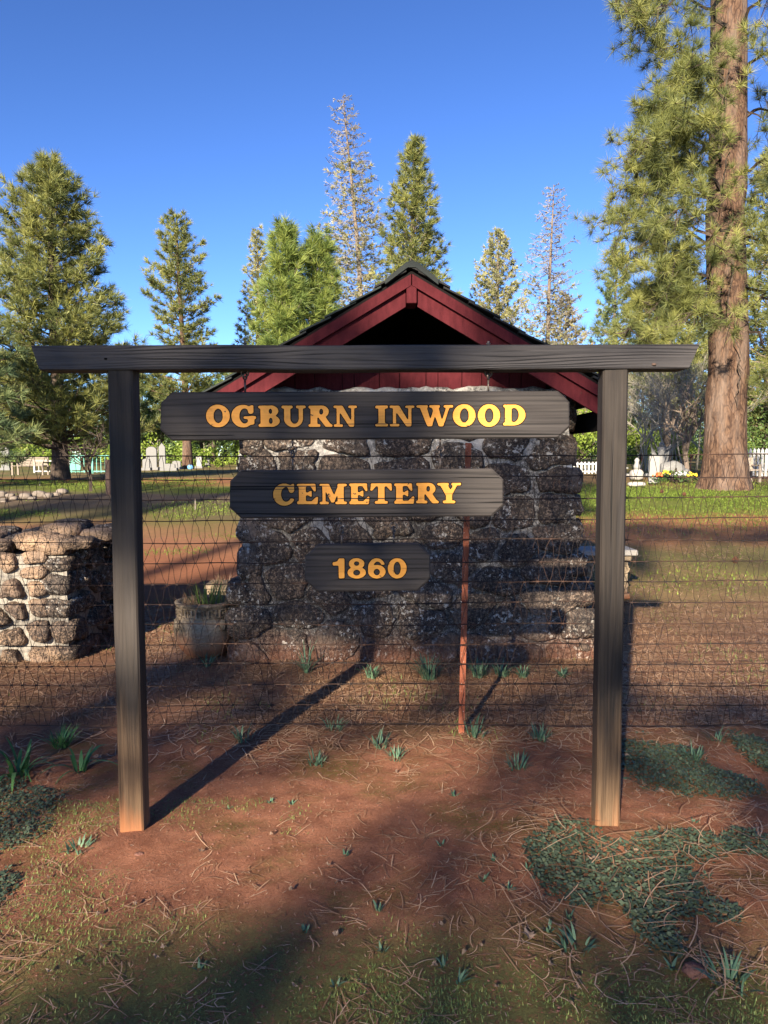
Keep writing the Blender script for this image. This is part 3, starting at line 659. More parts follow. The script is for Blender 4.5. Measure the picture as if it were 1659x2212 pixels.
# glyphs -------------------------------------------------------------
def El(cx, cy, rx, ry): return ('e', cx, cy, rx, ry)
def Rc(a, b_, c_, d): return ('p', [(a, b_), (c_, b_), (c_, d), (a, d)])
def Po(*p): return ('p', list(p))
G = {
 'O': [(1, El(.5, .5, .52, .52)), (0, El(.51, .5, .205, .335))],
 'C': [(1, El(.48, .49, .49, .52)), (0, El(.56, .5, .225, .35)), (0, Po((.55, .36), (1.2, .22), (1.2, .72), (.55, .62))), (1, Po((.70, .60), (.80, .56), (.90, .62), (.92, 1.0), (.84, 1.0), (.76, .93), (.62, .9)))],
 'G': [(1, El(.49, .49, .50, .52)), (0, El(.56, .5, .225, .35)), (0, Po((.55, .50), (1.2, .50), (1.2, .72), (.55, .66))), (1, Po((.74, .62), (.84, .58), (.94, .64), (.95, 1.0), (.87, 1.0), (.76, .93), (.66, .9))), (1, Rc(.52, .36, 1.06, .48)), (1, Po((.70, .06), (.98, .12), (.98, .46), (.70, .46)))],
 'B': [(1, Rc(.0, 0, .55, .13)), (1, Rc(.0, .87, .5, 1)), (1, El(.53, .74, .33, .265)), (1, El(.54, .27, .38, .275)), (1, Rc(.35, .02, .55, .98)), (0, El(.52, .73, .075, .13)), (0, El(.53, .28, .085, .15)), (1, Rc(.09, 0, .40, 1))],
 'U': [(1, El(.52, .38, .42, .40)), (0, El(.57, .40, .19, .26)), (0, Rc(.38, .38, .76, 1.1)), (1, Rc(.11, .36, .38, 1)), (1, Rc(.76, .36, .94, 1)), (1, Rc(.0, .87, .49, 1)), (1, Rc(.64, .87, 1.07, 1))],
 'R': [(1, Rc(.0, 0, .52, .13)), (1, Rc(.0, .87, .5, 1)), (1, El(.56, .715, .34, .29)), (1, Rc(.35, .45, .56, .98)), (0, El(.56, .71, .09, .145)), (1, Rc(.09, 0, .38, 1)), (1, Po((.44, .52), (.72, .5), (.96, .14), (1.06, .10), (1.06, 0), (.76, -.01), (.46, .40)))],
 'N': [(1, Rc(.14, 0, .27, 1)), (1, Rc(.01, 0, .41, .12)), (1, Rc(.0, .88, .34, 1)), (1, Po((.08, 1.0), (.40, 1.0), (.94, .0), (.72, .0))), (1, Rc(.80, .0, .93, 1)), (1, Rc(.67, .88, 1.06, 1))],
 'I': [(1, Rc(.14, 0, .42, 1)), (1, Rc(.0, 0, .56, .14)), (1, Rc(.0, .86, .56, 1))],
 'W': [(1, Po((.10, 1), (.42, 1), (.70, 0), (.48, 0))), (1, Po((.52, 0), (.68, 0), (.88, .75), (.80, .95))), (1, Po((.64, 1), (.94, 1), (1.20, 0), (.99, 0))), (1, Po((1.05, 0), (1.18, 0), (1.50, 1), (1.35, 1))), (1, Rc(.0, .88, .50, 1)), (1, Rc(.57, .88, 1.04, 1)), (1, Rc(1.20, .88, 1.63, 1))],
 'D': [(1, El(.48, .5, .54, .5)), (0, Rc(-1, -1, .10, 2)), (0, El(.50, .5, .22, .345)), (1, Rc(.02, 0, .5, .13)), (1, Rc(.02, .87, .5, 1)), (1, Rc(.11, 0, .39, 1))],
 'E': [(1, Rc(.02, 0, .82, .14)), (1, Rc(.02, .87, .78, 1)), (1, Rc(.10, 0, .39, 1)), (1, Rc(.3, .44, .58, .57)), (1, Po((.50, .42), (.64, .34), (.64, .68), (.50, .60))), (1, Po((.60, .88), (.74, .62), (.82, .62), (.80, 1), (.6, 1))), (1, Po((.60, .1), (.84, .36), (.91, .36), (.88, 0), (.6, 0)))],
 'M': [(1, Rc(.12, 0, .25, 1)), (1, Rc(.0, 0, .39, .12)), (1, Rc(.0, .88, .36, 1)), (1, Po((.12, 1.0), (.40, 1.0), (.68, .30), (.60, .08), (.50, .08))), (1, Po((.50, .08), (.62, .08), (.96, 1), (.84, 1))), (1, Rc(.78, 0, 1.05, 1)), (1, Rc(.68, 0, 1.18, .12)), (1, Rc(.82, .88, 1.18, 1))],
 'T': [(1, Rc(.34, 0, .62, 1)), (1, Rc(.20, 0, .76, .13)), (1, Rc(.03, .86, .92, 1)), (1, Po((.0, .64), (.08, .64), (.28, .9), (.2, 1), (.04, 1))), (1, Po((.95, .64), (.87, .64), (.68, .9), (.76, 1), (.92, 1)))],
 'Y': [(1, Rc(.38, 0, .65, .5)), (1, Rc(.24, 0, .79, .13)), (1, Po((.06, 1), (.40, 1), (.66, .46), (.38, .38))), (1, Po((.76, 1), (.92, 1), (.65, .42), (.50, .5))), (1, Rc(.0, .88, .50, 1)), (1, Rc(.62, .88, 1.05, 1))],
 '1': [(1, Rc(.27, 0, .53, 1)), (1, Po((0, .64), (0, .80), (.20, .84), (.29, 1), (.42, 1), (.42, .64)))],
 '8': [(1, El(.435, .735, .37, .275)), (1, El(.435, .285, .44, .295)), (0, El(.435, .74, .13, .115)), (0, El(.435, .28, .17, .145))],
 '6': [(1, El(.43, .50, .43, .51)), (0, El(.47, .60, .20, .24)), (0, Po((.45, .42), (1.1, .42), (1.1, .70), (.45, .66))), (1, El(.435, .33, .43, .34)), (0, El(.435, .315, .155, .165))],
 '0': [(1, El(.435, .5, .44, .51)), (0, El(.435, .5, .17, .335))],
}
GW = {'O': 1.04, 'C': .93, 'G': 1.08, 'B': .92, 'U': 1.08, 'R': 1.06, 'N': 1.06, 'I': .56, 'W': 1.63, 'D': 1.02, 'E': .91, 'M': 1.18, 'T': .95, 'Y': 1.05, '1': .53, '8': .87, '6': .87, '0': .87}
def glyph_field(ch):
    H = 66; mgn = 8; w_ = int(GW[ch]*H)+2*mgn; h_ = H+2*mgn
    xs = (np.arange(w_)-mgn)/H; ys = (np.arange(h_)-mgn)/H; A = np.zeros((w_, h_)); ss = 3
    for a in range(ss):
        for b_ in range(ss):
            Xg, Yg = np.meshgrid(xs+(a-1)/ss/H, ys+(b_-1)/ss/H, indexing='ij'); m_ = np.zeros(Xg.shape, bool)
            for op, sh in G[ch]:
                if sh[0] == 'e': k = ((Xg-sh[1])/sh[3])**2+((Yg-sh[2])/sh[4])**2 < 1
                else:
                    P = sh[1]; k = np.zeros(Xg.shape, bool)
                    for i in range(len(P)):
                        (x1, y1_), (x2, y2_) = P[i], P[(i+1) % len(P)]
                        if y1_ == y2_: continue
                        cr = ((y1_ > Yg) != (y2_ > Yg)) & (Xg < (x2-x1)*(Yg-y1_)/(y2_-y1_)+x1); k ^= cr
                m_ = (m_ | k) if op else (m_ & ~k)
            A += m_
    A /= ss*ss; kx = np.exp(-np.arange(-5, 6)**2/(2*1.9**2)); kx /= kx.sum()
    A = np.apply_along_axis(lambda v: np.convolve(v, kx, 'same'), 0, A); A = np.apply_along_axis(lambda v: np.convolve(v, kx, 'same'), 1, A)
    A[0] = 0; A[-1] = 0; A[:, 0] = 0; A[:, -1] = 0
    return xs, ys, A
_gc = {}
def glyph_mesh(mb, ch, place, y0, y1, thr, mi):
    """place(x,y)->(wx,wz)"""
    if ch not in _gc: _gc[ch] = glyph_field(ch)
    xs, ys, A = _gc[ch]; nn = np.array([[0.0]])
    Xg, Yg = np.meshgrid(xs, ys, indexing='ij'); A = A+.05*vnoise(np.stack([Xg*14, Yg*14, Xg*0+ord(ch)], -1), 3)*(A > .02)
    vid = {}; V = []; Fc = []; side = []
    def vert(key, p):
        if key not in vid: vid[key] = len(V); V.append(p)
        return vid[key]
    for i in range(len(xs)-1):
        for j in range(len(ys)-1):
            cs = [(i, j), (i+1, j), (i+1, j+1), (i, j+1)]; val = [A[c_] for c_ in cs]
            if max(val) < thr: continue
            pl = []; kind = []
            for k in range(4):
                a, b_ = cs[k], cs[(k+1) % 4]; va, vb = val[k], val[(k+1) % 4]
                if va >= thr: pl.append(vert(('c',)+a, (xs[a[0]], ys[a[1]]))); kind.append(0)
                if (va >= thr) != (vb >= thr):
                    t = (thr-va)/(vb-va); pl.append(vert(('e', min(a, b_), max(a, b_)), (xs[a[0]]+(xs[b_[0]]-xs[a[0]])*t, ys[a[1]]+(ys[b_[1]]-ys[a[1]])*t))); kind.append(1)
            if len(pl) >= 3:
                Fc.append(pl)
                for k in range(len(pl)):
                    if kind[k] and kind[(k+1) % len(pl)]: side.append((pl[k], pl[(k+1) % len(pl)]))
    n = len(V); VV = []
    for yv in (y0, y1):
        for p in V:
            q = place(*p); VV.append((q[0], yv, q[1]))
    mb.add(VV, [f for f in Fc]+[(b_, a, a+n, b_+n) for a, b_ in side], mi)
BY = SY+.035
def hang_board(u0, u1, v0, v1, ch, letters, label, hooks_up, hooks_down):
    a = at(u0, v0[0], BY); a2 = at(u1, v0[1], BY); c0 = at(u0, v1[0], BY); c1 = at(u1, v1[1], BY)
    th = empty('hanging_sign_board', ((a.x+a2.x)/2, BY, (c0.z+c1.z)/2), label, 'sign board')
    k = ch/492
    out = [(c0.x+k, c0.z), (c1.x-k, c1.z), (c1.x, c1.z+k*.95), (a2.x, a2.z-k*.95), (a2.x-k, a2.z), (a.x+k, a.z), (a.x, a.z-k*.95), (c0.x, c0.z+k*.95)]
    cx = sum(p[0] for p in out)/8; cz = sum(p[1] for p in out)/8; e = .006
    inn = []
    for x_, z_ in out:
        inn.append((x_-e*1.0*(1 if x_ > cx else -1), z_-e*(1 if z_ > cz else -1)))
    V = [(x_, BY, z_) for x_, z_ in inn]+[(x_, BY+e, z_) for x_, z_ in out]+[(x_, BY+.040, z_) for x_, z_ in out]
    Fc = [tuple(range(8)), tuple(range(23, 15, -1))]+[(i, i+8, (i+1) % 8+8, (i+1) % 8) for i in range(8)]+[(i+8, i+16, (i+1) % 8+16, (i+1) % 8+8) for i in range(8)]
    MB().add(V, Fc).build('plank', M['board'], th)
    for chh, l0, l1, t0, t1 in letters:
        p0 = at(l0, t1, BY); p1 = at(l1, t0, BY); gw = GW[chh]
        pl = lambda x_, y_: (p0.x+(p1.x-p0.x)*x_/gw, p0.z+(p1.z-p0.z)*y_)
        b = MB(); glyph_mesh(b, chh, pl, BY-.0022, BY+.002, .5, 0); glyph_mesh(b, chh, pl, BY-.0008, BY+.002, .10, 1)
        b.build('letter', [M['letter'], M['groove']], th)
    for u in hooks_up: 
        p = at(u[0], u[1], BY+.02); eye_screw((p.x, p.y, p.z), -1, th, L=max(.004, (p.z-.0125)-(a.z+(a2.z-a.z)*.5)+.004), yaw=1.2)
    for u in hooks_down:
        p = at(u[0], u[1], BY+.02); eye_screw((p.x, p.y, p.z), 1, th, L=max(.004, ((c0.z+c1.z)/2)-(p.z+.0125)+.004), yaw=.15)
    return th
L1 = [('O', 447, 497, 875, 922), ('G', 501, 554, 875, 922), ('B', 559, 604, 876, 922), ('U', 609, 661, 876, 922), ('R', 667, 718, 876, 922), ('N', 721, 771, 876, 922),
      ('I', 811, 838, 876, 921), ('N', 842, 895, 876, 921), ('W', 900, 979, 875, 921), ('O', 979, 1028, 874, 921), ('O', 1033, 1081, 874, 921), ('D', 1086, 1135, 874, 919)]
L2 = [('C', 591, 636, 1045, 1091), ('E', 641, 687, 1045, 1089), ('M', 691, 749, 1045, 1089), ('E', 754, 798, 1044, 1089), ('T', 800, 847, 1044, 1088), ('E', 851, 895, 1044, 1088), ('R', 899, 948, 1043, 1087), ('Y', 945, 996, 1043, 1087)]
L3 = [('1', 719, 744, 1206, 1249), ('8', 751, 790, 1206, 1249), ('6', 795, 833, 1206, 1249), ('0', 838, 878, 1206, 1249)]
hang_board(346, 1231, (847, 844), (952, 946), 25, L1, 'long top sign board reading OGBURN INWOOD in yellow letters', [(529, 812), (1055, 812)], [(632, 972), (951, 970)])
hang_board(496, 1088, (1016, 1012), (1120, 1115), 25, L2, 'middle sign board reading CEMETERY in yellow letters', [(632, 981), (951, 979)], [(738, 1137), (850, 1136)])
hang_board(659, 930, (1177, 1174), (1279, 1276), 27, L3, 'short lowest sign board reading 1860 in yellow numerals', [(738, 1146), (850, 1145)], [])
for u in (529, 1055):
    p = at(u, 806, BY+.02); eye_screw((p.x, p.y, p.z), 1, beam, L=.01, yaw=.15)
    q = at(u, 741, SY+.055); MB().tube([(q.x, q.y, q.z-.01), (q.x, q.y, q.z+.008)], .005, 8).tube([(q.x, q.y, q.z-.004), (q.x, q.y, q.z-.001)], .011, 6).build('bolt', M['iron'], beam)

# ------------------------------------------------------------------ wire fence
FY = 4.44
fence = empty('wire_fence', (0, FY, 0), 'rusty diamond-mesh wire fence with one red steel post behind the sign', 'fence')
NR = 14; FX0, FX1 = -5.2, 5.2; sp = .0775; rows = [1.705-.1265*k for k in range(NR)]
def sag(x, k): return .010*float(vnoise(np.array([x*.9, k*1.7, 0.]), 3))+.004*float(vnoise(np.array([x*4, k*2.3, 1.]), 5))
def fyo(x, z): return .035*float(vnoise(np.array([x*1.1, z*1.3, 4.]), 8))
for k, z in enumerate(rows):
    b = MB()
    for ph in (0, math.pi):
        xs = np.arange(FX0, FX1, .045); b.tube([(x, FY+fyo(x, z)+.0011*math.sin(x*140+ph), z+sag(x, k)+.0013*math.cos(x*140+ph)) for x in xs], .0019 if k else .0022, 4, cap=False)
    b.build('line_wire', M['wire'], fence)
b = MB(); n = int((FX1-FX0)/sp); node = {}
for k in range(NR):
    for i in range(n):
        x = FX0+i*sp+(sp/2 if k % 2 else 0)+random.gauss(0, .006); node[k, i] = (x, FY+fyo(x, rows[k]), rows[k]+sag(x, k))
for k in range(NR-1):
    for i in range(n):
        for s in (0, 1):
            j = i+(s if k % 2 else s-1)
            if not (0 <= j < n): continue
            a, c = Vector(node[k, i]), Vector(node[k+1, j]); d = (1 if c.x > a.x else -1)
            bow = random.uniform(.002, .010); off = .003*d
            a2 = a+Vector((off, 0, 0)); c2 = c-Vector((off, 0, 0))
            p1 = a2.lerp(c2, .3)+Vector((d*bow*.6, random.uniform(-.004, .004), 0)); p2 = a2.lerp(c2, .7)+Vector((-d*bow*.5, random.uniform(-.004, .004), 0))
            b.tube([a2, p1, p2, c2], .0018, 3, cap=False)
        a = node[k, i]; b.box(a, (.014, .008, .008))
tag(b.build('mesh_wire', M['wire'], fence), kind='stuff')
p0 = at(995, 1600, FY+.03); p1 = at(1012, 957, FY+.03); b = MB()
b.box((0, 0, 0), (.036, .004, 1)); b.box((0, .016, 0), (.004, .028, 1))
for k in range(22): b.box((0, -.004, -.46+k*.043), (.013, .006, .010))
V = np.concatenate(b.v); L = (p1-p0).length+.12; V[:, 2] = (V[:, 2]+.5); P = np.array(p0)-np.array([0, 0, .12]); dd = np.array(p1)-P
W = V.copy(); W[:, 0] = P[0]+V[:, 0]+dd[0]*V[:, 2]; W[:, 1] = P[1]+V[:, 1]+dd[1]*V[:, 2]; W[:, 2] = P[2]+dd[2]*V[:, 2]
b.v = [W]; b.build('steel_post', M['tpost'], fence)

# ------------------------------------------------------------------ urn, planter, bench
def blades(n, c, rad, h, wd, lean=.5, seg=3, h2=.35, up=.3):
    """curved strap blades as quads, returns (N,4,3), tint"""
    out = []; tint = []
    for i in range(n):
        t = random.uniform(0, 2*math.pi); r0 = rad*math.sqrt(random.random()); bx = c[0]+math.cos(t)*r0; by = c[1]+math.sin(t)*r0
        dr = t+random.uniform(-.7, .7); L = h*random.uniform(h2, 1); ln = lean*random.uniform(.3, 1); w_ = wd*random.uniform(.6, 1.1); px = -math.sin(dr); py = math.cos(dr)
        tt = random.random(); pv = None
        for s in range(seg+1):
            f = s/seg; hor = L*(ln*f**1.4); ver = L*(f*math.sqrt(max(.05, 1-ln*ln*.6))-up*ln*f**2.6); ww = w_*(1-.9*f**2)*(.6+.8*f if f < .4 else 1)/2
            p = (bx+math.cos(dr)*hor, by+math.sin(dr)*hor, c[2]+ver)
            a = (p[0]+px*ww, p[1]+py*ww, p[2]); b_ = (p[0]-px*ww, p[1]-py*ww, p[2])
            if pv: out.append([pv[0], pv[1], b_, a]); tint.append(tt)
            pv = (a, b_)
    return np.array(out), np.array(tint)
def key_pattern(b, c, rad, z0, hh, n, ang0, ang1, t=.020):
    for k in range(n):
        a0 = ang0+(ang1-ang0)*k/n; st = (ang1-ang0)/n
        for (fa, fb, za, zb) in ((.0, .75, .88, 1.0), (.0, .12, .1, 1.0), (.0, .95, .0, .12), (.63, .75, .38, .9), (.32, .75, .36, .48), (.32, .42, .36, .66)):
            aa, ab = a0+st*fa, a0+st*fb; ns = 3; V = []
            for q in range(ns+1):
                an = aa+(ab-aa)*q/ns
                for rr in (rad, rad+t):
                    for z_ in (z0+hh*za, z0+hh*zb): V.append((c[0]+rr*math.cos(an), c[1]+rr*math.sin(an), c[2]+z_))
            Fc = []
            for q in range(ns):
                i = q*4; Fc += [(i+2, i+6, i+7, i+3), (i+1, i+3, i+7, i+5), (i, i+4, i+6, i+2)]
            Fc += [(0, 2, 3, 1), (ns*4, ns*4+1, ns*4+3, ns*4+2)]; b.add(V, Fc)
up = gp(432, 1428); uc = (up.x, up.y+.22, up.z); ur = at(498, 1350, uc[1]).x-at(432, 1350, uc[1]).x
urn = empty('stone_urn', uc, 'round weathered urn planter with raised key pattern beside the building corner', 'planter')
R0 = .245
b = MB().lathe((uc[0], uc[1], uc[2]-.02), [(.07, 0), (.12, .01), (.185, .05), (.235, .12), (.262, .20), (.270, .28), (.262, .335), (.238, .355), (.228, .375), (.228, .455), (.250, .47), (.256, .492), (.240, .50), (.21, .495), (.20, .46)], 40)
bowl = b.build('bowl', M['urn'], urn, smooth=True)
b = MB(); key_pattern(b, (uc[0], uc[1], uc[2]-.02), .226, .378, .072, 15, 0, 2*math.pi); b.build('key_relief', M['urn'], urn)
for k in range(4):
    a0 = -math.pi/2+math.pi/2*k; b = MB(); pts = []
    for q in range(13):
        f = q/12; an = a0-.62+1.24*f; z_ = .33-.11*math.sin(math.pi*f); rr = .266-.012*math.sin(math.pi*f)+.0; pts.append((uc[0]+rr*math.cos(an), uc[1]+rr*math.sin(an), uc[2]-.02+z_))
    b.tube(pts, [.010+.005*math.sin(math.pi*i/12) for i in range(13)], 8); b.build('swag', M['urn'], urn, smooth=True)
    an = a0+math.pi/4; c = (uc[0]+0.27*math.cos(an), uc[1]+0.27*math.sin(an), uc[2]+.30); boulder(c, (.06, .06, .10), M['urn'], urn, name='mask_boss', sq=.2)
MB().lathe((uc[0], uc[1], uc[2]+.40), [(.01, 0), (.20, .0), (.20, .03), (.01, .045)], 24).build('soil', M['redrock'], urn)
Vb, tb = blades(75, (uc[0]+.03, uc[1], uc[2]+.44), .15, .26, .016, .5)
o = tri_object('urn_plant', Vb, M['needle_young'], None, True, tb); tag(o, 'pale green spiky plant growing in the round urn', 'plant')
Vb, tb = blades(70, (uc[0]-.08, uc[1]-.02, uc[2]+.43), .16, .16, .006, .95)
o = tri_object('dry_grass', Vb, M['straw'], None, True, tb); tag(o, 'dry straw grass spilling over the round urn rim', 'plant')
q = gp(483, 1342); q = Vector((at(483, 1300, 7.6).x, 7.6, hz(-1.6, 7.6)))
sp_ = empty('square_planter', q, 'square cast stone planter with key pattern half hidden behind the building corner', 'planter')
b = MB(); b.box((q.x, q.y, q.z+.17), (.24, .24, .34), taper=1.15); b.box((q.x, q.y, q.z+.365), (.31, .31, .05), bev=.006); b.build('box', M['urn'], sp_)
b = MB()
for k in range(3):
    x0 = q.x-.125+k*.085
    for (fa, fb, za, zb) in ((.0, .9, .85, 1.0), (.0, .16, .1, 1.0), (.0, 1, .0, .14), (.7, .88, .3, .9), (.34, .88, .3, .45)):
        b.box((x0+(fa+fb)/2*.08, q.y-.150, q.z+.24+(za+zb)/2*.08), (max(.01, (fb-fa)*.08), .014, max(.01, (zb-za)*.08)))
b.build('key_relief', M['urn'], sp_)
Vb, tb = blades(60, (q.x, q.y, q.z+.38), .13, .14, .006, .95)
o = tri_object('dry_grass', Vb, M['straw'], None, True, tb); tag(o, 'dry straw grass on top of the square planter', 'plant')
# concrete bench
by = 8.5; bxc = at(1300, 1200, by).x; bz = hz(bxc, by)
bench = empty('concrete_bench', (bxc, by, bz), 'white concrete garden bench with scrolled legs right of the building', 'bench')
ts = at(1300, 1190, by).z
b = MB(); b.box((bxc+.02, by, ts), (.66, .42, .065), bev=.012); b.build('seat', M['concrete'], bench)
for s in (-1, 1):
    b = MB(); lx = bxc+.02+s*.2; hh = ts-bz
    b.box((lx, by, bz+.03), (.13, .34, .06), bev=.008); b.box((lx, by, ts-.065), (.14, .34, .06), bev=.008)
    pts = []
    for k in range(40):
        t = k/39; an = t*4*math.pi; rr = .028+.028*t; pts.append((lx+rr*math.cos(an)*.9, by-.15, bz+hh*.66+rr*math.sin(an)))
    b.tube(pts, .010, 6)
    pts = []
    for k in range(40):
        t = k/39; an = t*4*math.pi; rr = .022+.022*t; pts.append((lx-rr*math.cos(an)*.9, by-.15, bz+hh*.30+rr*math.sin(an)))
    b.tube(pts, .010, 6); b.box((lx, by, bz+hh*.47), (.085, .28, hh*.72), bev=.01); b.build('leg', M['urn'], bench)

# ------------------------------------------------------------------ vegetation generators
def rdir(n):
    v = rng.normal(size=(n, 3)); return v/np.linalg.norm(v, axis=1, keepdims=True)
def tufts(C, D, L, K=18, wd=.012, spread=1.0, droop=0.0, tint=None):
    """C centres (N,3), D direction (N,3): bundles of K needle triangles"""
    N = len(C); d = D[:, None, :]+spread*rng.normal(size=(N, K, 3))*.62; d /= np.linalg.norm(d, axis=2, keepdims=True)
    LL = (L if np.ndim(L) else np.full(N, L))[:, None, None]*rng.uniform(.65, 1.1, (N, K, 1))
    c = C[:, None, :]+d*LL*.04; tip = c+d*LL; tip[..., 2] -= droop*LL[..., 0]
    s = np.cross(d, rng.normal(size=(N, K, 3))); s /= np.linalg.norm(s, axis=2, keepdims=True)+1e-9
    # widest a third of the way out, so that a bundle reads as a brush
    m1 = c+(tip-c)*.0; a = m1-s*wd*.5; b = m1+s*wd*.5
    T = np.stack([a, b, tip], 2).reshape(-1, 3, 3)
    if tint is None: tint = rng.uniform(0, 1, N)
    tn = np.clip(np.repeat(tint, K)+rng.normal(0, .13, N*K), 0, 1)
    return T, tn
class Tubes:
    """fast many-tube builder with 3 sides"""
    def __init__(s): s.q = []
    def add(s, P, r0, r1):
        P = np.asarray(P, float); k = len(P); rr = np.linspace(r0, r1, k); T = np.gradient(P, axis=0); T /= np.linalg.norm(T, axis=1, keepdims=True)+1e-9
        a = np.cross(T, np.array([.31, .17, .93])); a /= np.linalg.norm(a, axis=1, keepdims=True)+1e-9; b = np.cross(T, a)
        R = [P+(a*math.cos(t)+b*math.sin(t))*rr[:, None] for t in (0, 2.094, 4.189)]
        for j in range(3):
            A, B = R[j], R[(j+1) % 3]; s.q.append(np.stack([A[:-1], B[:-1], B[1:], A[1:]], 1))
    def build(s, name, mat, parent, kind=None):
        o = tri_object(name, np.concatenate(s.q), mat, parent, True); 
        if kind: o['kind'] = kind
        return o
def trunk_mesh(pts, rad, mat, parent, n=12, flare=0.0, name='trunk'):
    b = MB(); V = []; k = len(pts)
    for i, (p, r_) in enumerate(zip(pts, rad)):
        for j in range(n):
            t = 2*math.pi*j/n; rr = r_*(1+.05*float(vnoise(np.array([math.cos(t)*2, math.sin(t)*2, i*.4]), 5)))
            if flare and i < 4: rr *= 1+flare*math.exp(-i*1.0)*(1+.5*math.cos(t*5+1))*.6
            V.append((p[0]+rr*math.cos(t), p[1]+rr*math.sin(t), p[2]))
    Fc = [(i*n+j, i*n+(j+1) % n, (i+1)*n+(j+1) % n, (i+1)*n+j) for i in range(k-1) for j in range(n)]+[tuple((k-1)*n+j for j in range(n))]
    return b.add(V, Fc).build(name, mat, parent, smooth=True)

def conifer(name, label, base, H, prof, nb, tuft_L, per, K, nw, leafmat, barkmat='bark_grey', r0=None, lean=(0, 0), crown0=.15, curl=.25, droop=.0, bare=None,
            twigs=0, spread=1.0, group=None, cat='tree', sides=10, upt=.35, asym=None, twigmat=None, branch_r=.035, clump=.0, parent_extra=None, maxz=None):
    """prof(t)->branch length (m) for t 0..1 from crown base to top.  bare(t)->probability that a tuft is left out"""
    bx, by_, bz_ = base; th = empty(name, base, label, cat, group)
    if r0 is None: r0 = H*.017
    def axis_pt(t):   # t 0..1 over full height
        return np.array([bx+lean[0]*t+.01*H*math.sin(t*5+bx)*t, by_+lean[1]*t, bz_-.15+(H+.15)*t])
    ns = 14; tt = np.linspace(0, 1, ns); trunk_mesh([axis_pt(t) for t in tt], [r0*(1-t)**.8+.012 for t in tt], M[barkmat], th, sides, .5)
    TB = Tubes(); C = []; D = []; TN = []
    for i in range(nb):
        t = crown0+(1-crown0)*((i+random.random())/nb)**1.0; tc = (t-crown0)/(1-crown0); p = axis_pt(t); an = i*2.4+random.uniform(-.5, .5)
        L = prof(tc)*random.uniform(.72, 1.12)
        if asym: L *= asym(an, tc)
        if L < .12: L = .12
        d = np.array([math.cos(an), math.sin(an), 0]); el = upt*(.2+1.1*tc)+random.uniform(-.12, .12)-droop*(1-tc)
        s = np.linspace(0, 1, 6); P = p+d*(L*s)[:, None]*math.cos(el*.6); P[:, 2] += L*(math.tan(el)*s*.8+curl*s**2.2-droop*.8*s*(1-s)); P += rng.normal(0, .015*L, P.shape)*s[:, None]
        TB.add(P, branch_r*(1-.75*tc)*min(1, .4+L/2), .006)
        m_ = max(3, int(per*1.8*(L/max(prof(0.2), .3))*1.1+2))
        side = np.array([-d[1], d[0], 0])
        pb = bare(tc) if bare else 0
        for q in range(m_):
            f = random.uniform(.04, 1.0)**.7; ii = f*5; i0 = min(int(ii), 4); pt = P[i0]+(P[i0+1]-P[i0])*(ii-i0)
            off = random.uniform(-1, 1)*L*.30*(1.15-f)+random.gauss(0, .06*L); upo = abs(random.gauss(0, .08*L))*.8-droop*abs(off)*.6
            e = pt+side*off+np.array([0, 0, upo])+d*random.uniform(0, .1*L)
            if q % 2 == 0 or twigs: TB.add([pt, pt+(e-pt)*.6+np.array([0, 0, -.02*L]), e], .010, .004)
            if random.random() < pb:
                continue
            C.append(e); dd = (d*.55+side*np.sign(off)*.25+np.array([0, 0, .55-droop])); D.append(dd/np.linalg.norm(dd)); TN.append(np.clip(.5+.35*math.sin(an*1.7+tc*9)+random.gauss(0, .2), 0, 1))
        if twigs:
            for q in range(twigs):
                f = random.uniform(.2, 1); ii = f*5; i0 = min(int(ii), 4); pt = P[i0]+(P[i0+1]-P[i0])*(ii-i0); l2 = L*random.uniform(.15, .4)
                v = side*random.choice((-1, 1))*random.uniform(.4, 1)+d*.5+np.array([0, 0, random.uniform(-.7, .5)]); v /= np.linalg.norm(v)
                e = pt+v*l2; TB.add([pt, pt+v*l2*.5+rng.normal(0, .03*l2, 3), e], .020, .008)
                for _ in range(2):
                    v2 = v+rng.normal(0, .6, 3); v2 /= np.linalg.norm(v2); TB.add([pt+v*l2*.5, pt+v*l2*.5+v2*l2*.5], .013, .006)
    TB.build('branches', M[twigmat or barkmat], th)
    if C:
        T, tn = tufts(np.array(C), np.array(D), tuft_L*1.1, K, nw*1.55, spread, 0.05, np.array(TN)); tri_object('crown', T, M[leafmat], th, False, tn)
    return th
def P_(u, d):      # ground point below pixel column u at depth d
    x = at(u, 1000, d).x; return (x, d, hz(x, d))
def Htop(v, d, base): return at(829, v, d).z-base[2]

# left pine
b0 = P_(130, 25); H = Htop(345, 25, b0)
conifer('pine_tree', 'broad bushy pine left of the sign with crown reaching the ground', b0, H, lambda t: 3.0*(1-t)**.62*(1-.10*math.sin(t*14))+.15, 230, .30, 13, 26, .014, 'needle', 'bark_dark', .25, crown0=.10, upt=.35, curl=.25, branch_r=.05, asym=lambda a, t: 1.0)
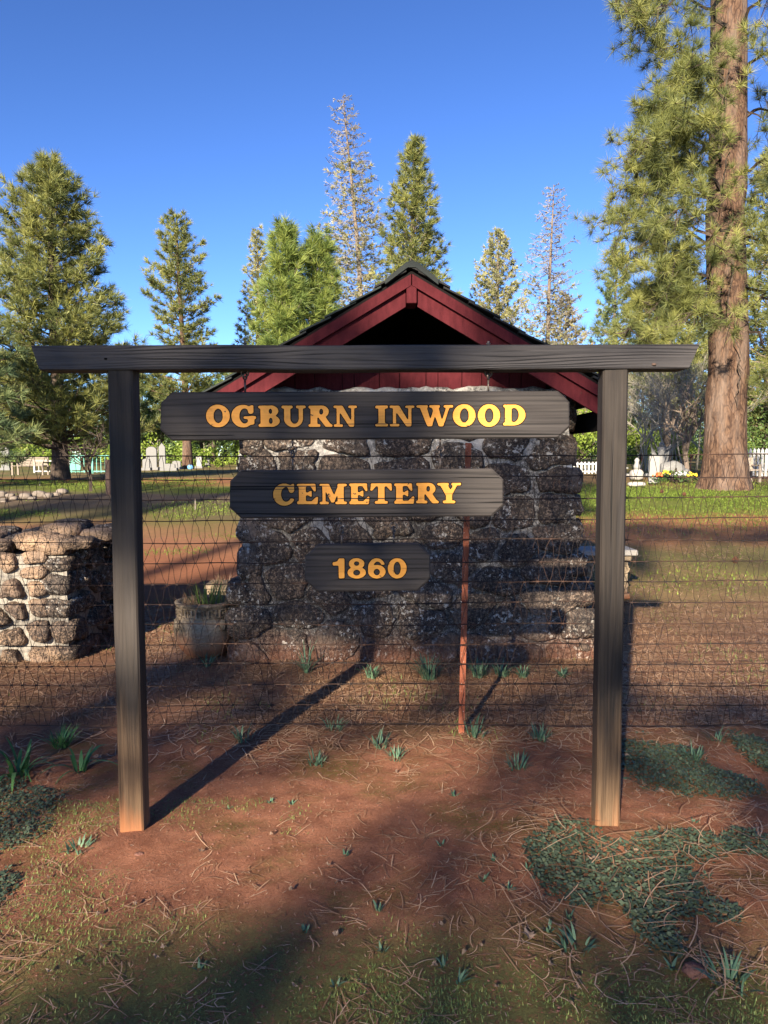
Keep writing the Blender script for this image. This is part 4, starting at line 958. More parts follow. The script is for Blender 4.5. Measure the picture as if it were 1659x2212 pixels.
# leaning near branch pine at the frame's left edge
b0 = P_(-95, 20); H = Htop(560, 20, b0)
conifer('pine_tree', 'dark pine cut off by the left edge of the photo', b0, H, lambda t: 2.3*(1-t)**.7+.1, 90, .28, 11, 22, .013, 'needle_blue', 'bark_dark', .2, crown0=.15, branch_r=.05, curl=.1, droop=.15)
b0 = P_(405, 45); H = Htop(468, 45, b0)
conifer('pine_tree', 'slender open-crowned pine standing alone between the left post and young pines', b0, H, lambda t: 2.35*(1-min(1, t)**3.2)**.6*(.82+.18*math.sin(11*t+1))+.25, 96, .36, 14, 16, .024, 'needle', 'bark', .27, crown0=.22, lean=(-.2, 0), upt=.45, curl=.18, branch_r=.07)
b0 = P_(560, 52); H = Htop(498, 52, b0)
conifer('cedar_tree', 'thin yellowish cedar behind the left young pine', b0, H, lambda t: 2.1*(1-t)**.8+.25, 150, .30, 9, 12, .035, 'cedar', 'bark', .25, crown0=.1, upt=.5, spread=1.2, droop=.2)
b0 = P_(622, 30); H = Htop(514, 30, b0)
conifer('pine_tree', 'dense bright green young pine, left one of the pair above the roof', b0, H, lambda t: 1.65*(1-t)**.55+.12, 170, .42, 9, 20, .018, 'needle_young', 'bark_grey', .16, crown0=.05, upt=.9, curl=.45)
b0 = P_(690, 31); H = Htop(532, 31, b0)
conifer('pine_tree', 'dense bright green young pine, right one of the pair above the roof', b0, H, lambda t: 1.75*(1-t)**.6+.12, 170, .42, 9, 20, .018, 'needle_young', 'bark_grey', .16, crown0=.05, upt=.9, curl=.45)
b0 = P_(800, 40); H = Htop(208, 40, b0)
conifer('dying_conifer', 'tallest conifer with bare dead top left of the roof peak', b0, H, lambda t: 2.8*(1-t)**.7+.35, 250, .28, 11, 12, .028, 'cedar', 'bark_grey', .20, lean=(-1.15, 0), crown0=.12, upt=.1, curl=.22, droop=.25, bare=lambda t: 1.0 if t > .80 else min(1, max(.08, .1+t*.9)), twigs=7, twigmat='twig', branch_r=.045)
b0 = P_(897, 36); H = Htop(305, 36, b0)
conifer('pine_tree', 'tall pointed green pine rising behind the roof peak', b0, H, lambda t: 2.75*(1-t)**.78+.15, 230, .34, 11, 20, .021, 'needle', 'bark_grey', .28, crown0=.1, upt=.55, curl=.3, branch_r=.05)
b0 = P_(1076, 46); H = Htop(503, 46, b0)
conifer('cedar_tree', 'rounded thin yellowish cedar right of the roof peak', b0, H, lambda t: 2.0*(1-t**2.4)**.8+.2, 230, .26, 12, 12, .034, 'cedar', 'bark_grey', .26, crown0=.1, upt=.5, spread=1.2, bare=lambda t: .35, twigs=3, twigmat='twig')
b0 = P_(1183, 41); H = Htop(400, 41, b0)
conifer('dying_conifer', 'nearly bare dying conifer with pale trunk right of the rounded cedar', b0, H, lambda t: 2.2*(1-t)**.6+.25, 190, .24, 10, 11, .030, 'cedar', 'bark_grey', .18, crown0=.12, upt=.05, curl=.25, droop=.2, bare=lambda t: 1.0 if t > .62 else .30+.8*t, twigs=8, twigmat='twig', branch_r=.04)
b0 = P_(1218, 47); H = Htop(640, 47, b0)
conifer('cedar_tree', 'low browning cedar between the bare conifer and the blue-green pine', b0, H, lambda t: 2.2*(1-t)**.6+.2, 110, .28, 8, 11, .034, 'browned', 'bark', .2, crown0=.08, upt=.3, spread=1.2, twigs=2, twigmat='twig')
b0 = P_(1322, 50); H = Htop(517, 50, b0)
conifer('pine_tree', 'narrow blue-green pine left of the big trunk', b0, H, lambda t: 2.1*(1-t)**.75+.15, 150, .34, 10, 15, .028, 'needle_blue', 'bark_grey', .2, crown0=.1, upt=.5)
b0 = P_(1440, 42); H = Htop(560, 42, b0)
conifer('pine_tree', 'dark green pine behind the hanging boughs of the big pine', b0, H, lambda t: 2.9*(1-t)**.6+.2, 170, .34, 10, 15, .026, 'needle', 'bark_grey', .24, crown0=.32, upt=.4)
b0 = P_(1655, 34); H = Htop(330, 34, b0)
conifer('pine_tree', 'green pine behind the big trunk at the right edge', b0, H, lambda t: 3.0*(1-t)**.6+.2, 190, .34, 11, 16, .024, 'needle', 'bark_grey', .26, crown0=.1, upt=.4)

# big ponderosa on the right
bd = 19.0; bpx = at(1565, 1046, bd); bb = (bpx.x, bd, hz(bpx.x, bd))
big = empty('ponderosa_pine', bb, 'huge old pine with thick orange-brown trunk at the right', 'tree')
zt = at(1590, -260, bd).z; pts = []; rad = []
for k in range(30):
    t = k/29; z = bb[2]-.2+(zt-bb[2]+.2)*t; v = 1046+(-260-1046)*t; u = 1565+(1592-1565)*t**.8+(6 if .2 < t < .5 else 0)*math.sin(t*9)
    pts.append((at(u, v, bd).x, bd+.4*t, z)); rad.append(.505-.10*t+.10*math.exp(-t*20))
b = MB(); V = []; n = 40
for i, (p, r_) in enumerate(zip(pts, rad)):
    for j in range(n):
        t = 2*math.pi*j/n; rr = r_*(1+.035*float(fbm(np.array([math.cos(t)*4, math.sin(t)*4, i*.5]), 2, 5)))
        if i < 3: rr *= 1+.28*math.exp(-i*1.1)*(.6+.5*math.cos(t*6+.5))
        V.append((p[0]+rr*math.cos(t), p[1]+rr*math.sin(t), p[2]))
b.add(V, [(i*n+j, i*n+(j+1) % n, (i+1)*n+(j+1) % n, (i+1)*n+j) for i in range(29) for j in range(n)]+[tuple(29*n+j for j in range(n))]); b.build('trunk', M['bark'], big, smooth=True)
TB = Tubes(); C = []; D = []; TN = []
def bough(p0, p1, r0, ntw, sag_=.5, tl=.9):
    p0 = np.array(p0); p1 = np.array(p1); L = np.linalg.norm(p1-p0); s = np.linspace(0, 1, 9); P = p0+(p1-p0)*s[:, None]; P[:, 2] += sag_*L*.25*np.sin(s*math.pi)
    P += rng.normal(0, .03*L, P.shape)*np.sin(s*math.pi)[:, None]; TB.add(P, r0, .012)
    d = (p1-p0)/L
    for q in range(int(ntw*.95)):
        f = random.uniform(.36, 1.0)**.85; ii = f*8; i0 = min(int(ii), 7); a = P[i0]+(P[i0+1]-P[i0])*(ii-i0)
        v = d*random.uniform(.1, .9)+rng.normal(0, .55, 3)+np.array([0, 0, -.35]); v /= np.linalg.norm(v); l2 = tl*random.uniform(.4, 1.1)
        mid = a+v*l2*.55+np.array([0, 0, -.10*l2]); e = a+v*l2+np.array([0, 0, -.02*l2]); TB.add([a, a+v*l2*.25+np.array([0, 0, -.05*l2]), mid, e], .014, .005)
        tn = np.clip(random.gauss(.5, .22), 0, 1)
        C.append(e); D.append(v*.6+np.array([0, 0, .5])); TN.append(tn)
        for _ in range(3):
            g = random.uniform(.35, .95); a2 = a+(e-a)*g; v2 = v*.6+rng.normal(0, .6, 3); v2 /= np.linalg.norm(v2); e2 = a2+v2*l2*random.uniform(.2, .4)
            e2[2] += .04; TB.add([a2, (a2+e2)/2+np.array([0, 0, -.03]), e2], .008, .004); C.append(e2); D.append(v2*.5+np.array([0, 0, .6])); TN.append(np.clip(tn+random.gauss(0, .12), 0, 1))
def bp(u, v, dy=0): q = at(u, v, bd+dy); return (q.x, q.y, q.z)
for (u0, v0, u1, v1, dy, n_, sg) in [
    (1560, 560, 1345, 560, -2.0, 30, .6), (1560, 470, 1325, 420, -1.5, 30, .7), (1560, 420, 1390, 300, -2.5, 30, .4), (1565, 300, 1400, 230, -1.5, 26, .4),
    (1560, 640, 1350, 720, -2.0, 30, .5), (1560, 600, 1390, 660, -1.0, 26, .5), (1560, 520, 1370, 500, .6, 24, .5), (1560, 380, 1400, 370, .8, 22, .5),
    (1570, 180, 1420, 100, -1.5, 24, .4), (1575, 60, 1400, 30, -2.2, 22, .5), (1575, -20, 1320, 0, -2.5, 22, .5), (1575, 0, 1470, -60, -1.0, 20, .5),
    (1560, 680, 1460, 700, -2.6, 20, .3), (1560, 350, 1470, 260, -2.8, 22, .3), (1560, 500, 1460, 450, -3.0, 24, .3), (1565, 240, 1480, 150, -2.6, 20, .3),
    (1565, 330, 1380, 320, -1.8, 24, .4), (1565, 440, 1350, 470, -2.2, 26, .5), (1565, 160, 1450, 190, -2.0, 20, .4), (1560, 540, 1430, 600, -2.4, 24, .4), (1560, 640, 1430, 640, -.5, 24, .4),
    (1575, 500, 1545, 530, -2.2, 6, .2), (1600, 380, 1690, 360, -2.0, 20, .4), (1600, 520, 1700, 560, -2.0, 22, .4), (1605, 620, 1700, 700, -1.5, 20, .4),
    (1600, 160, 1700, 100, -1.5, 16, .4), (1600, 60, 1700, -40, -2.0, 14, .4), (1600, 260, 1700, 250, 1.0, 18, .4), (1600, 700, 1680, 800, -1, 14, .3),
    (1560, 600, 1480, 640, 2.0, 22, .4), (1560, 420, 1440, 400, 2.5, 22, .4), (1565, 260, 1430, 260, 2.5, 20, .4)]:
    bough(bp(u0, v0), bp(u1, v1, dy), .055, n_, sg)
# bare hanging dead twigs on the trunk
for (u0, v0, u1, v1) in [(1585, 560, 1570, 740), (1560, 600, 1555, 700), (1590, 690, 1600, 800), (1600, 780, 1592, 880), (1575, 150, 1560, 330), (1570, 330, 1558, 450), (1615, 240, 1659, 260)]:
    P = np.array([bp(u0+(u1-u0)*f+random.uniform(-6, 6), v0+(v1-v0)*f, -.5-.12*math.sin(f*3)) for f in np.linspace(0, 1, 8)]); TB.add(P, .028, .008)
TB.build('branches', M['bark_dark'], big)
T, tn = tufts(np.array(C), np.array(D), .29, 56, .0095, 1.25, .05, np.array(TN)); tri_object('crown', T, M['needle'], big, False, tn)

# near bough poking in at the right edge (belongs to a pine standing beside the viewer)
nb_ = empty('pine_tree', (6.4, 4.6, hz(6.4, 4.6)), 'near pine whose long-needled bough pokes in at the right edge', 'tree')
trunk_mesh([(6.4+.03*k, 4.6, -.1+k*.7) for k in range(13)], [.16-.009*k for k in range(13)], M['bark_grey'], nb_, 12, .4)
TB = Tubes(); C = []; D = []
for (u, v, y) in [(1668, 395, 5.2), (1690, 330, 5.3), (1680, 450, 5.2), (1700, 250, 5.2), (1720, 500, 5.4), (1740, 350, 5.5)]:
    e = np.array(at(u, v, y)); a = np.array([6.55, 4.6, e[2]-.5]); P = a+(e-a)*np.linspace(0, 1, 6)[:, None]; P[:, 2] += .08*np.sin(np.linspace(0, 3.1, 6)); TB.add(P, .02, .006); C.append(e); D.append((e-a)/np.linalg.norm(e-a))
    C.append(P[4]); D.append((e-a)/np.linalg.norm(e-a))
TB.build('branches', M['bark_dark'], nb_); T, tn = tufts(np.array(C), np.array(D), .20, 60, .0022, 1.0, .05); tri_object('crown', T, M['needle_blue'], nb_, False, tn)

# bare deciduous trees and shrubs
def bare_tree(name, label, base, H, depth=5, r0=.06, mat='twig', spread=.55, nfork=3, group=None, cat='tree', droop=0.0, seed=None):
    if seed is not None: rs = random.Random(seed)
    else: rs = random
    th = empty(name, base, label, cat, group); TB = Tubes()
    def grow(p, d, L, r_, k):
        d = d/np.linalg.norm(d); e = p+d*L+np.array([0, 0, -droop*L]); mid = (p+e)/2+np.array([rs.gauss(0, .05), rs.gauss(0, .05), rs.gauss(0, .03)])*L
        TB.add([p, mid, e], r_, r_*.65)
        if k == 0: return
        for i in range(nfork):
            v = d+np.array([rs.gauss(0, spread), rs.gauss(0, spread), rs.gauss(0, spread*.7)+.12]); f = rs.uniform(.45, 1)
            grow(p+(e-p)*f, v, L*rs.uniform(.58, .85), r_*.6, k-1)
    grow(np.array(base)-np.array([0, 0, .1]), np.array([rs.gauss(0, .12), 0, 1.]), H*.30, r0, depth)
    TB.q = [np.concatenate(TB.q)]
    o = TB.build('branches', M[mat], th); return th
b0 = P_(193, 19); b0 = (b0[0], 19, hz(b0[0], 19))
bare_tree('small_bare_tree', 'small dark leafless tree just left of the left sign post', b0, 2.7, 5, .055, 'bark_dark', .6, 3, seed=4)
k = 0
for (u, d, H) in [(1395, 33, 6.6), (1425, 30, 6.2), (1450, 34, 7.6), (1478, 31, 6.8), (1505, 36, 8.0), (1370, 38, 6.5), (1535, 38, 8.5), (1640, 36, 6.5), (1410, 40, 8.2), (1380, 29, 4.2), (1440, 27, 3.8), (1465, 36, 7.2), (1520, 30, 5.5), (1400, 35, 7.4), (1350, 42, 6.2)]:
    bare_tree('bare_tree', 'grey leafless small tree in the thicket left of the big trunk' if u != 1640 else 'grey leafless small tree just right of the big trunk', P_(u, d), H, 6 if k < 6 else 5, .05, 'twig', .5, 3, 'leafless trees in the thicket' if u != 1640 else None, seed=50+k); k += 1
bare_tree('bare_tree', 'stouter bare tree with forked trunk just left of the big pine', P_(1486, 23), 4.2, 5, .11, 'bark_grey', .6, 3, seed=9)
for (u, d, H) in [(338, 70, 8), (440, 75, 7), (300, 66, 7)]:
    bare_tree('bare_tree', 'pale leafless tree in the far wood left of the building', P_(u, d), H, 5, .07, 'twig', .45, 3, 'pale leafless trees in the far wood', seed=int(u))

def bush_tris(c, r_, n, leaf, dens_seed=0):
    """leaf quads clumped through an ellipsoid"""
    nc = max(6, n//60); cc = rdir(nc)*rng.uniform(.35, 1, (nc, 1))**.5*np.array(r_)*.85+np.array(c); cc[:, 2] = np.maximum(cc[:, 2], c[2]-r_[2]*.9)
    ci = rng.integers(0, nc, n); p = cc[ci]+rng.normal(0, .20, (n, 3))*np.array(r_)*.8
    a = rdir(n)*leaf; b = np.cross(a, rdir(n)); b /= np.linalg.norm(b, axis=1, keepdims=True)+1e-9; b *= leaf*.6
    Q = np.stack([p-a, p-b, p+a, p+b], 1); tn = np.clip(rng.uniform(0, 1, nc)[ci]*.6+rng.uniform(0, .4, n), 0, 1); return Q, tn
def bush(name, label, c, r_, n, leaf, mat, cat='bush', group=None):
    th = empty(name, (c[0], c[1], c[2]-r_[2]), label, cat, group)
    Q, tn = bush_tris(c, r_, n, leaf); tri_object('foliage', Q, M[mat], th, True, tn)
    TB = Tubes()
    for k in range(7):
        a = np.array([c[0]+random.uniform(-.1, .1), c[1], c[2]-r_[2]-.05]); e = np.array(c)+rdir(1)[0]*np.array(r_)*.7; TB.add([a, (a+e)/2+rng.normal(0, .1, 3), e], .04, .01)
    TB.build('stems', M['bark_dark'], th); return th
for (u, v, d, rx, rz, n, mt, lb) in [
    (1262, 925, 34, 1.3, 1.25, 2200, 'leaf', 'bright yellow-green bush between the building and the right post'),
    (1390, 950, 44, 1.2, .9, 1500, 'leaf', 'bright green bush just right of the right post'),
    (1462, 962, 46, 1.5, .8, 1500, 'leaf', 'low bright green bush behind the grave statue'),
    (1645, 930, 33, 1.6, 1.6, 2500, 'leaf_dark', 'dark green bush behind the picket fence at the right edge'),
    (1500, 935, 52, 2.5, 1.8, 1500, 'leaf_dark', 'dark bush in the thicket behind the bare trees'),
    (1240, 965, 36, 1.2, .8, 1200, 'leaf_dark', 'low dark bush beside the building wall')]:
    p = at(u, v, d); zc = max(p.z, hz(p.x, d)+rz*.85); bush('bush', lb, (p.x, d, zc), (rx, 1.2, rz), n, .075, mt)

# far wood: trunks one can tell apart + foliage mass
k = 0
for (u, d) in [(20, 62), (62, 58), (96, 66), (268, 60), (312, 72), (352, 64), (436, 70), (462, 62), (488, 74), (512, 66), (1250, 70), (1385, 66), (1432, 60), (1470, 72), (1645, 60), (1530, 64)]:
    b0 = P_(u, d); H = random.uniform(11, 15); 
    conifer('far_conifer', 'dark-trunked conifer in the far wood beyond the graves', b0, H*(.62 if 300 < u < 520 else .8), lambda t: 1.9*(1-t)**.6+.2, 60, .5, 8, 9, .05, 'leaf_dark' if k % 3 else 'needle', 'bark_dark', .17, crown0=.25, upt=.3, group='conifers in the far wood', sides=6, branch_r=.04); k += 1
Q1 = []; T1 = []; Q2 = []; T2 = []
for i in range(230):
    x = random.uniform(-75, 75); d = random.uniform(78, 100); z0 = hz(x, d); rz = random.uniform(1.6, 3.2)
    Q, tn = bush_tris((x, d, z0+rz*.9), (random.uniform(2, 4), 2, rz), 420, .16)
    (Q1 if i % 5 < 3 else Q2).append(Q); (T1 if i % 5 < 3 else T2).append(tn)
for i in range(60):
    x = random.uniform(-75, 75); d = random.uniform(98, 112); z0 = hz(x, d); rz = random.uniform(3.5, 5.0)
    Q, tn = bush_tris((x, d, z0+rz*.9), (random.uniform(4, 6), 2, rz), 900, .26); Q1.append(Q); T1.append(tn)
o = tri_object('woodland', np.concatenate(Q1), M['leaf_dark'], None, True, np.concatenate(T1)); tag(o, 'dark evergreen wood closing off the far side of the cemetery', 'woodland', kind='stuff')
o = tri_object('undergrowth', np.concatenate(Q2), M['leaf'], None, True, np.concatenate(T2)); tag(o, 'yellow-green undergrowth along the far edge of the cemetery', 'undergrowth', kind='stuff')
Qs = []; Ts = []
for i in range(46):
    x = random.uniform(-12, 22) if i % 2 else random.uniform(-34, -8); d = random.uniform(50, 64); z0 = hz(x, d); rz = random.uniform(.7, 1.7)
    Q, tn = bush_tris((x, d, z0+rz*.9), (random.uniform(1, 2.4), 1.2, rz), 300, .12); Qs.append(Q); Ts.append(tn)
o = tri_object('scrub', np.concatenate(Qs), M['leaf'], None, True, np.concatenate(Ts)); tag(o, 'light green scrub in front of the far wood', 'scrub', kind='stuff')

# ------------------------------------------------------------------ unseen pines behind the viewer, crowns shaped to cast the wanted shade
tanE = math.tan(SUN_EL); dx_, dy_ = math.sin(SUN_AZ), math.cos(SUN_AZ)
holes = [(-1.08, 2.95, .66, .44), (-.78, 3.18, .55, .32), (-.42, 3.55, .38, .26), (-1.6, 2.6, .6, .38), (-.10, 3.95, .28, .20), (.38, 4.2, .25, .36), (-.02, 5.35, .30, .55), (-.35, 5.5, .2, .5),
         (3.3, 6.6, 1.5, 1.3), (-1.28, 7.15, .30, .45), (2.5, 5.6, .6, .35), (1.05, 3.30, .22, .22), (1.5, 3.4, .3, .2), (-2.1, 2.3, .5, .25), (2.1, 2.9, .4, .22), (.72, 11.0, .45, 1.0), (3.3, 7.6, 1.2, .6),
         (-2.75, 6.8, .75, .9), (-2.0, 7.7, .7, .45), (-2.2, 8.3, .8, .5), (-3.1, 7.9, .8, .7), (2.55, 12.6, .4, .9), (4.3, 9.2, 1.2, .7)]  # ground spots kept sunlit by leaving gaps in the crowns
def shade(x, y):
    """how dense the crowns overhead should be for this ground point"""
    nz = float(fbm(np.array([x*1.1, y*1.1, 2.]), 2, 17))*.22
    for (hx, hy, rx, ry) in holes:
        if ((x-hx)/rx)**2+((y-hy)/ry)**2 < 1.45+nz: return 0
    if y < 7.2 or (y < 8 and -1.8 < x < 3): return 1
    t = (y-6.15)/(dy_/tanE)
    if t < 3.6 and -1.45+dx_/tanE*t < x < 2.3+dx_/tanE*t: return 1
    s = x*dy_-y*dx_
    if x < 1: return 1 if float(fbm(np.array([s*1.0, y*.10, 5.]), 2, 31)) > .16+.012*y else 0
    return 1 if float(fbm(np.array([s*.55, y*.30, 9.]), 2, 37)) > .36 else 0
trees = [(-17.0, -17.5), (-13.6, -18.5), (-10.3, -17.6), (-3.6, -17.8), (-1.2, -17.3), (-19.5, -18.0), (1.0, -18.5), (-24, -17.5), (4.5, -17.5)]
per_tree = {i: [] for i in range(len(trees))}
for i in range(27600):
    if i < 27000: x = random.uniform(-11, 11); y = random.uniform(.5, 27)
    else: x = random.uniform(-.4, 4.2); y = random.uniform(5.8, 12.5)  # extra leaves added to deepen the shade on the building
    if not shade(x, y): continue
    ti = random.randrange(len(trees)); ty = -17.8+random.gauss(0, 1.3); D_ = (y-ty)/dy_; z = D_*tanE; px = x-D_*dx_
    j = min(range(len(trees)), key=lambda q: abs(trees[q][0]-px)); per_tree[j].append((px, ty, z))
for j, (tx, ty) in enumerate(trees):
    th = empty('pine_tree', (tx, ty, hz(tx, ty)), 'tall unseen pine behind the viewer, crown shaped to shade the sign', 'tree', 'pines behind the viewer')
    trunk_mesh([(tx+.05*k, ty, -.1+k*1.5) for k in range(14)], [.32-.02*k for k in range(14)], M['bark'], th, 10, .4)
    if not per_tree[j]: continue
    C = np.array(per_tree[j]); n = len(C); a = rdir(n)*.125; b = np.cross(a, rdir(n)); b /= np.linalg.norm(b, axis=1, keepdims=True)+1e-9; b *= .085
    tri_object('crown', np.stack([C-a, C-b, C+a, C+b], 1), M['needle'], th, True, rng.uniform(0, 1, n))
    TB = Tubes()
    for q in range(0, n, 60):
        e = C[q]; TB.add([np.array([tx, ty, max(1, e[2]-.6)]), (np.array([tx, ty, e[2]-.3])+e)/2, e], .05, .015)
    TB.build('branches', M['bark_dark'], th)

# ------------------------------------------------------------------ cemetery furniture in the distance
def place(u, v, d): q = at(u, v, d); return (q.x, d, hz(q.x, d))
def stone_slab(u, d, w_, h_, mat, label, top='round', name='headstone'):
    x, y, z = place(u, 1000, d); th = empty(name, (x, y, z), label, 'headstone')
    MB().box((x, y, z+.06), (w_*1.4, .35, .16), bev=.01).build('base', M['granite'], th)
    pl = [(x-w_/2, z+.14), (x+w_/2, z+.14), (x+w_/2, z+h_*.85)]+([(x+w_/2*math.cos(t), z+h_*.85+h_*.15*math.sin(t)) for t in np.linspace(.2, math.pi-.2, 7)] if top == 'round' else [(x, z+h_)])+[(x-w_/2, z+h_*.85)]
    MB().prism(pl, y-.07, y+.07).build('tablet', M[mat], th)
for (u, d, w_, h_, mt, lb, tp) in [(328, 40, .55, 1.25, 'granite', 'tall grey headstone right of the left sign post', 'round'), (351, 42, .35, 1.5, 'granite', 'narrow pale headstone beside the tall grey one', 'pt'),
    (382, 44, .5, .5, 'granite', 'low grey headstone left of the slender pine trunk', 'round'), (316, 38, .35, .6, 'granite', 'small pale headstone tight beside the left sign post', 'round'), (430, 48, .35, .8, 'marble', 'small white headstone right of the slender pine trunk', 'round'),
    (448, 52, .3, .7, 'granite', 'white marker stone midway between slender pine and building', 'pt'), (12, 42, .45, 1.5, 'granite', 'grey monument at the far left of the graves', 'pt'), (365, 37, .6, .35, 'granite', 'squat grey marker left of the slender pine', 'round')]:
    stone_slab(u, d, w_, h_, mt, lb, tp)
# urn topped monument
x, y, z = place(521, 1000, 40); th = empty('monument', (x, y, z), 'white urn-topped monument tight against the building wall', 'monument')
MB().box((x, y, z+.06), (.44, .44, .14), bev=.01).build('base', M['marble'], th); MB().box((x, y, z+.42), (.26, .26, .6), taper=.85).build('shaft', M['marble'], th)
MB().lathe((x, y, z+.72), [(.16, 0), (.16, .04), (.06, .08), (.12, .18), (.13, .26), (.06, .32), (.03, .38), (.01, .42)], 14).build('urn', M['marble'], th, smooth=True)
x, y, z = place(411, 1000, 43); th = boulder((x, y, z+.12), (.35, .25, .3), M['blue'], None, 'grave_ornament', sq=.1); tag(th, 'blue ornament at the foot of the slender pine', 'ornament')

def rail_fence(u0, u1, d, h, mat, label, spc=.12, name='grave_railing', picket=False, v=1000, d1=None):
    d1 = d1 or d; a = place(u0, v, d); c = place(u1, v, d1); th = empty(name, a, label, 'fence'); L = math.hypot(c[0]-a[0], c[1]-a[1]); n = max(2, int(L/spc)); rz = math.atan2(c[1]-a[1], c[0]-a[0]); rot = Matrix.Rotation(rz, 4, 'Z')
    mx = ((a[0]+c[0])/2, (a[1]+c[1])/2, (a[2]+c[2])/2)
    for zz in ((.82, .25) if picket else (.97, .12)): MB().box((mx[0], mx[1]+(.03 if picket else 0), mx[2]+h*zz), (L, .04, .05), rot).build('rail', M[mat], th)
    mesh = None
    for k in range(n+1):
        t = k/n; p = (a[0]+(c[0]-a[0])*t, a[1]+(c[1]-a[1])*t, a[2]+(c[2]-a[2])*t); wd = spc*.55 if picket else .025
        b = MB()
        if picket: b.prism([(p[0]-wd/2, p[2]+.04), (p[0]+wd/2, p[2]+.04), (p[0]+wd/2, p[2]+h*.93), (p[0], p[2]+h), (p[0]-wd/2, p[2]+h*.93)], p[1]-.012, p[1]+.005)
        else: b.box((p[0], p[1], p[2]+h*.5), (.025 if k % 6 else .07, .025 if k % 6 else .07, h if k % 6 == 0 else h*.92))
        b.build('picket' if picket else 'baluster', M[mat], th)
    return th
t1 = rail_fence(145, 236, 32, .78, 'teal', 'teal green metal railing round a grave behind the small bare tree', .17)
x, y, z = place(163, 1000, 31.9); b = MB().prism([(x-.22, z+.15), (x+.22, z+.15), (x+.24, z+.5), (x+.1, z+.66), (x-.1, z+.66), (x-.24, z+.5)], 31.86, 31.93); b.build('gate_emblem', M['teal'], t1)
rail_fence(74, 150, 34, .55, 'white', 'low white railing left of the bushy pine trunk', .2)
rail_fence(1240, 1296, 27, .48, 'white', 'low white picket fence right of the building', .13, 'picket_fence', True)
rail_fence(1604, 1720, 24, .92, 'white', 'taller white picket fence at the right edge', .15, 'picket_fence', True, d1=22)
def slat_bench(u, d, w_, h_, mat, label, rz=0):
    x, y, z = place(u, 1000, d); th = empty('wooden_bench', (x, y, z), label, 'bench')
    for k in range(3): MB().box((x, y-.18+k*.13, z+h_*.5), (w_, .11, .03)).build('seat_slat', M[mat], th)
    for k in range(4): MB().box((x, y+.24+.02*k, z+h_*(.58+.12*k)), (w_, .025, .075)).build('back_slat', M[mat], th)
    for s in (-1, 1):
        b = MB(); lx = x+s*(w_/2-.04); b.box((lx, y-.2, z+h_*.25), (.06, .06, h_*.5)); b.box((lx, y+.28, z+h_*.5), (.06, .06, h_)); b.box((lx, y+.03, z+h_*.68), (.06, .5, .04)); b.box((lx, y-.2, z+h_*.58), (.06, .05, .2)); b.build('side_frame', M[mat], th)
slat_bench(1613, 20.5, .62, .68, 'oldwood', 'old wooden bench beside the big trunk in front of the picket fence'); slat_bench(64, 30, 1.3, .75, 'oldwood', 'grey slatted bench among the graves at the far left')
# lamp / stake details
def stake(u, d, h, mat, label, name='stake', r_=.02, group=None):
    x, y, z = place(u, 1000, d); b = MB().tube([(x, y, z-.1), (x+.01, y, z+h)], r_, 6); o = b.build(name, M[mat], None); tag(o, label, 'stake', group); return o
for u, h in ((1386, .85), (1411, .75), (1428, .7), (1478, .8), (1492, .75), (1402, .6)): stake(u, 36, h, 'stakered', 'thin red marker stake, %s of six between right post and big pine' % ['leftmost', 'second', 'third', 'fourth', 'fifth', 'rightmost'][sorted((1386, 1411, 1428, 1478, 1492, 1402)).index(u)], group='red marker stakes')
x, y, z = place(1523, 1000, 22); th = empty('path_lamp', (x, y, z), 'white capped path light on a thin red pole by the big trunk', 'lamp'); MB().tube([(x, y, z), (x, y, z+.95)], .018, 6).build('pole', M['stakered'], th); MB().lathe((x, y, z+.95), [(.03, 0), (.05, .02), (.05, .22), (.02, .27)], 10).build('cap', M['white'], th)
x, y, z = place(233, 1000, 18); b = MB().tube([(x, y, z-.1), (x, y, z+.85)], .07, 10).tube([(x, y, z+.60), (x, y, z+.63)], .078, 10); tag(b.build('wooden_bollard', M['brownpost'], None), 'short brown wooden post half behind the left sign post', 'post')
for u, v, d, lb in ((84, 1062, 21, 'pale thin stake at the far left of the lawn'), (277, 1074, 16, 'small pale stake right of the bare tree'), (419, 1078, 15.5, 'small pale stake on the lawn between left post and building')): stake(u, d, .22, 'oldwood', lb, r_=.010)
# edging rocks on the left lawn
for i, (u, v, s_) in enumerate([(2, 1066, .32), (22, 1068, .22), (30, 1074, .2), (55, 1070, .3), (86, 1066, .34), (105, 1068, .25), (124, 1064, .18), (134, 1060, .30), (8, 1078, .2), (70, 1074, .2)]):
    p = gp(u, v+6); o = boulder((p.x, p.y, p.z+s_*.15), (s_, s_*.7, s_*.55), M['stonegrey'], None, 'edging_rock', sq=.3, amp=.2); ORD = ['leftmost', 'second', 'third', 'fourth', 'fifth', 'sixth', 'seventh', 'eighth', 'ninth', 'tenth']; rk = sorted([2, 22, 30, 55, 86, 105, 124, 134, 8, 70]).index(u); tag(o, 'pale fieldstone, %s from the left edge in the lawn edging row' % ORD[rk] if rk else 'pale fieldstone at the left end of the lawn edging row', 'rock', 'edging rocks on the left lawn')
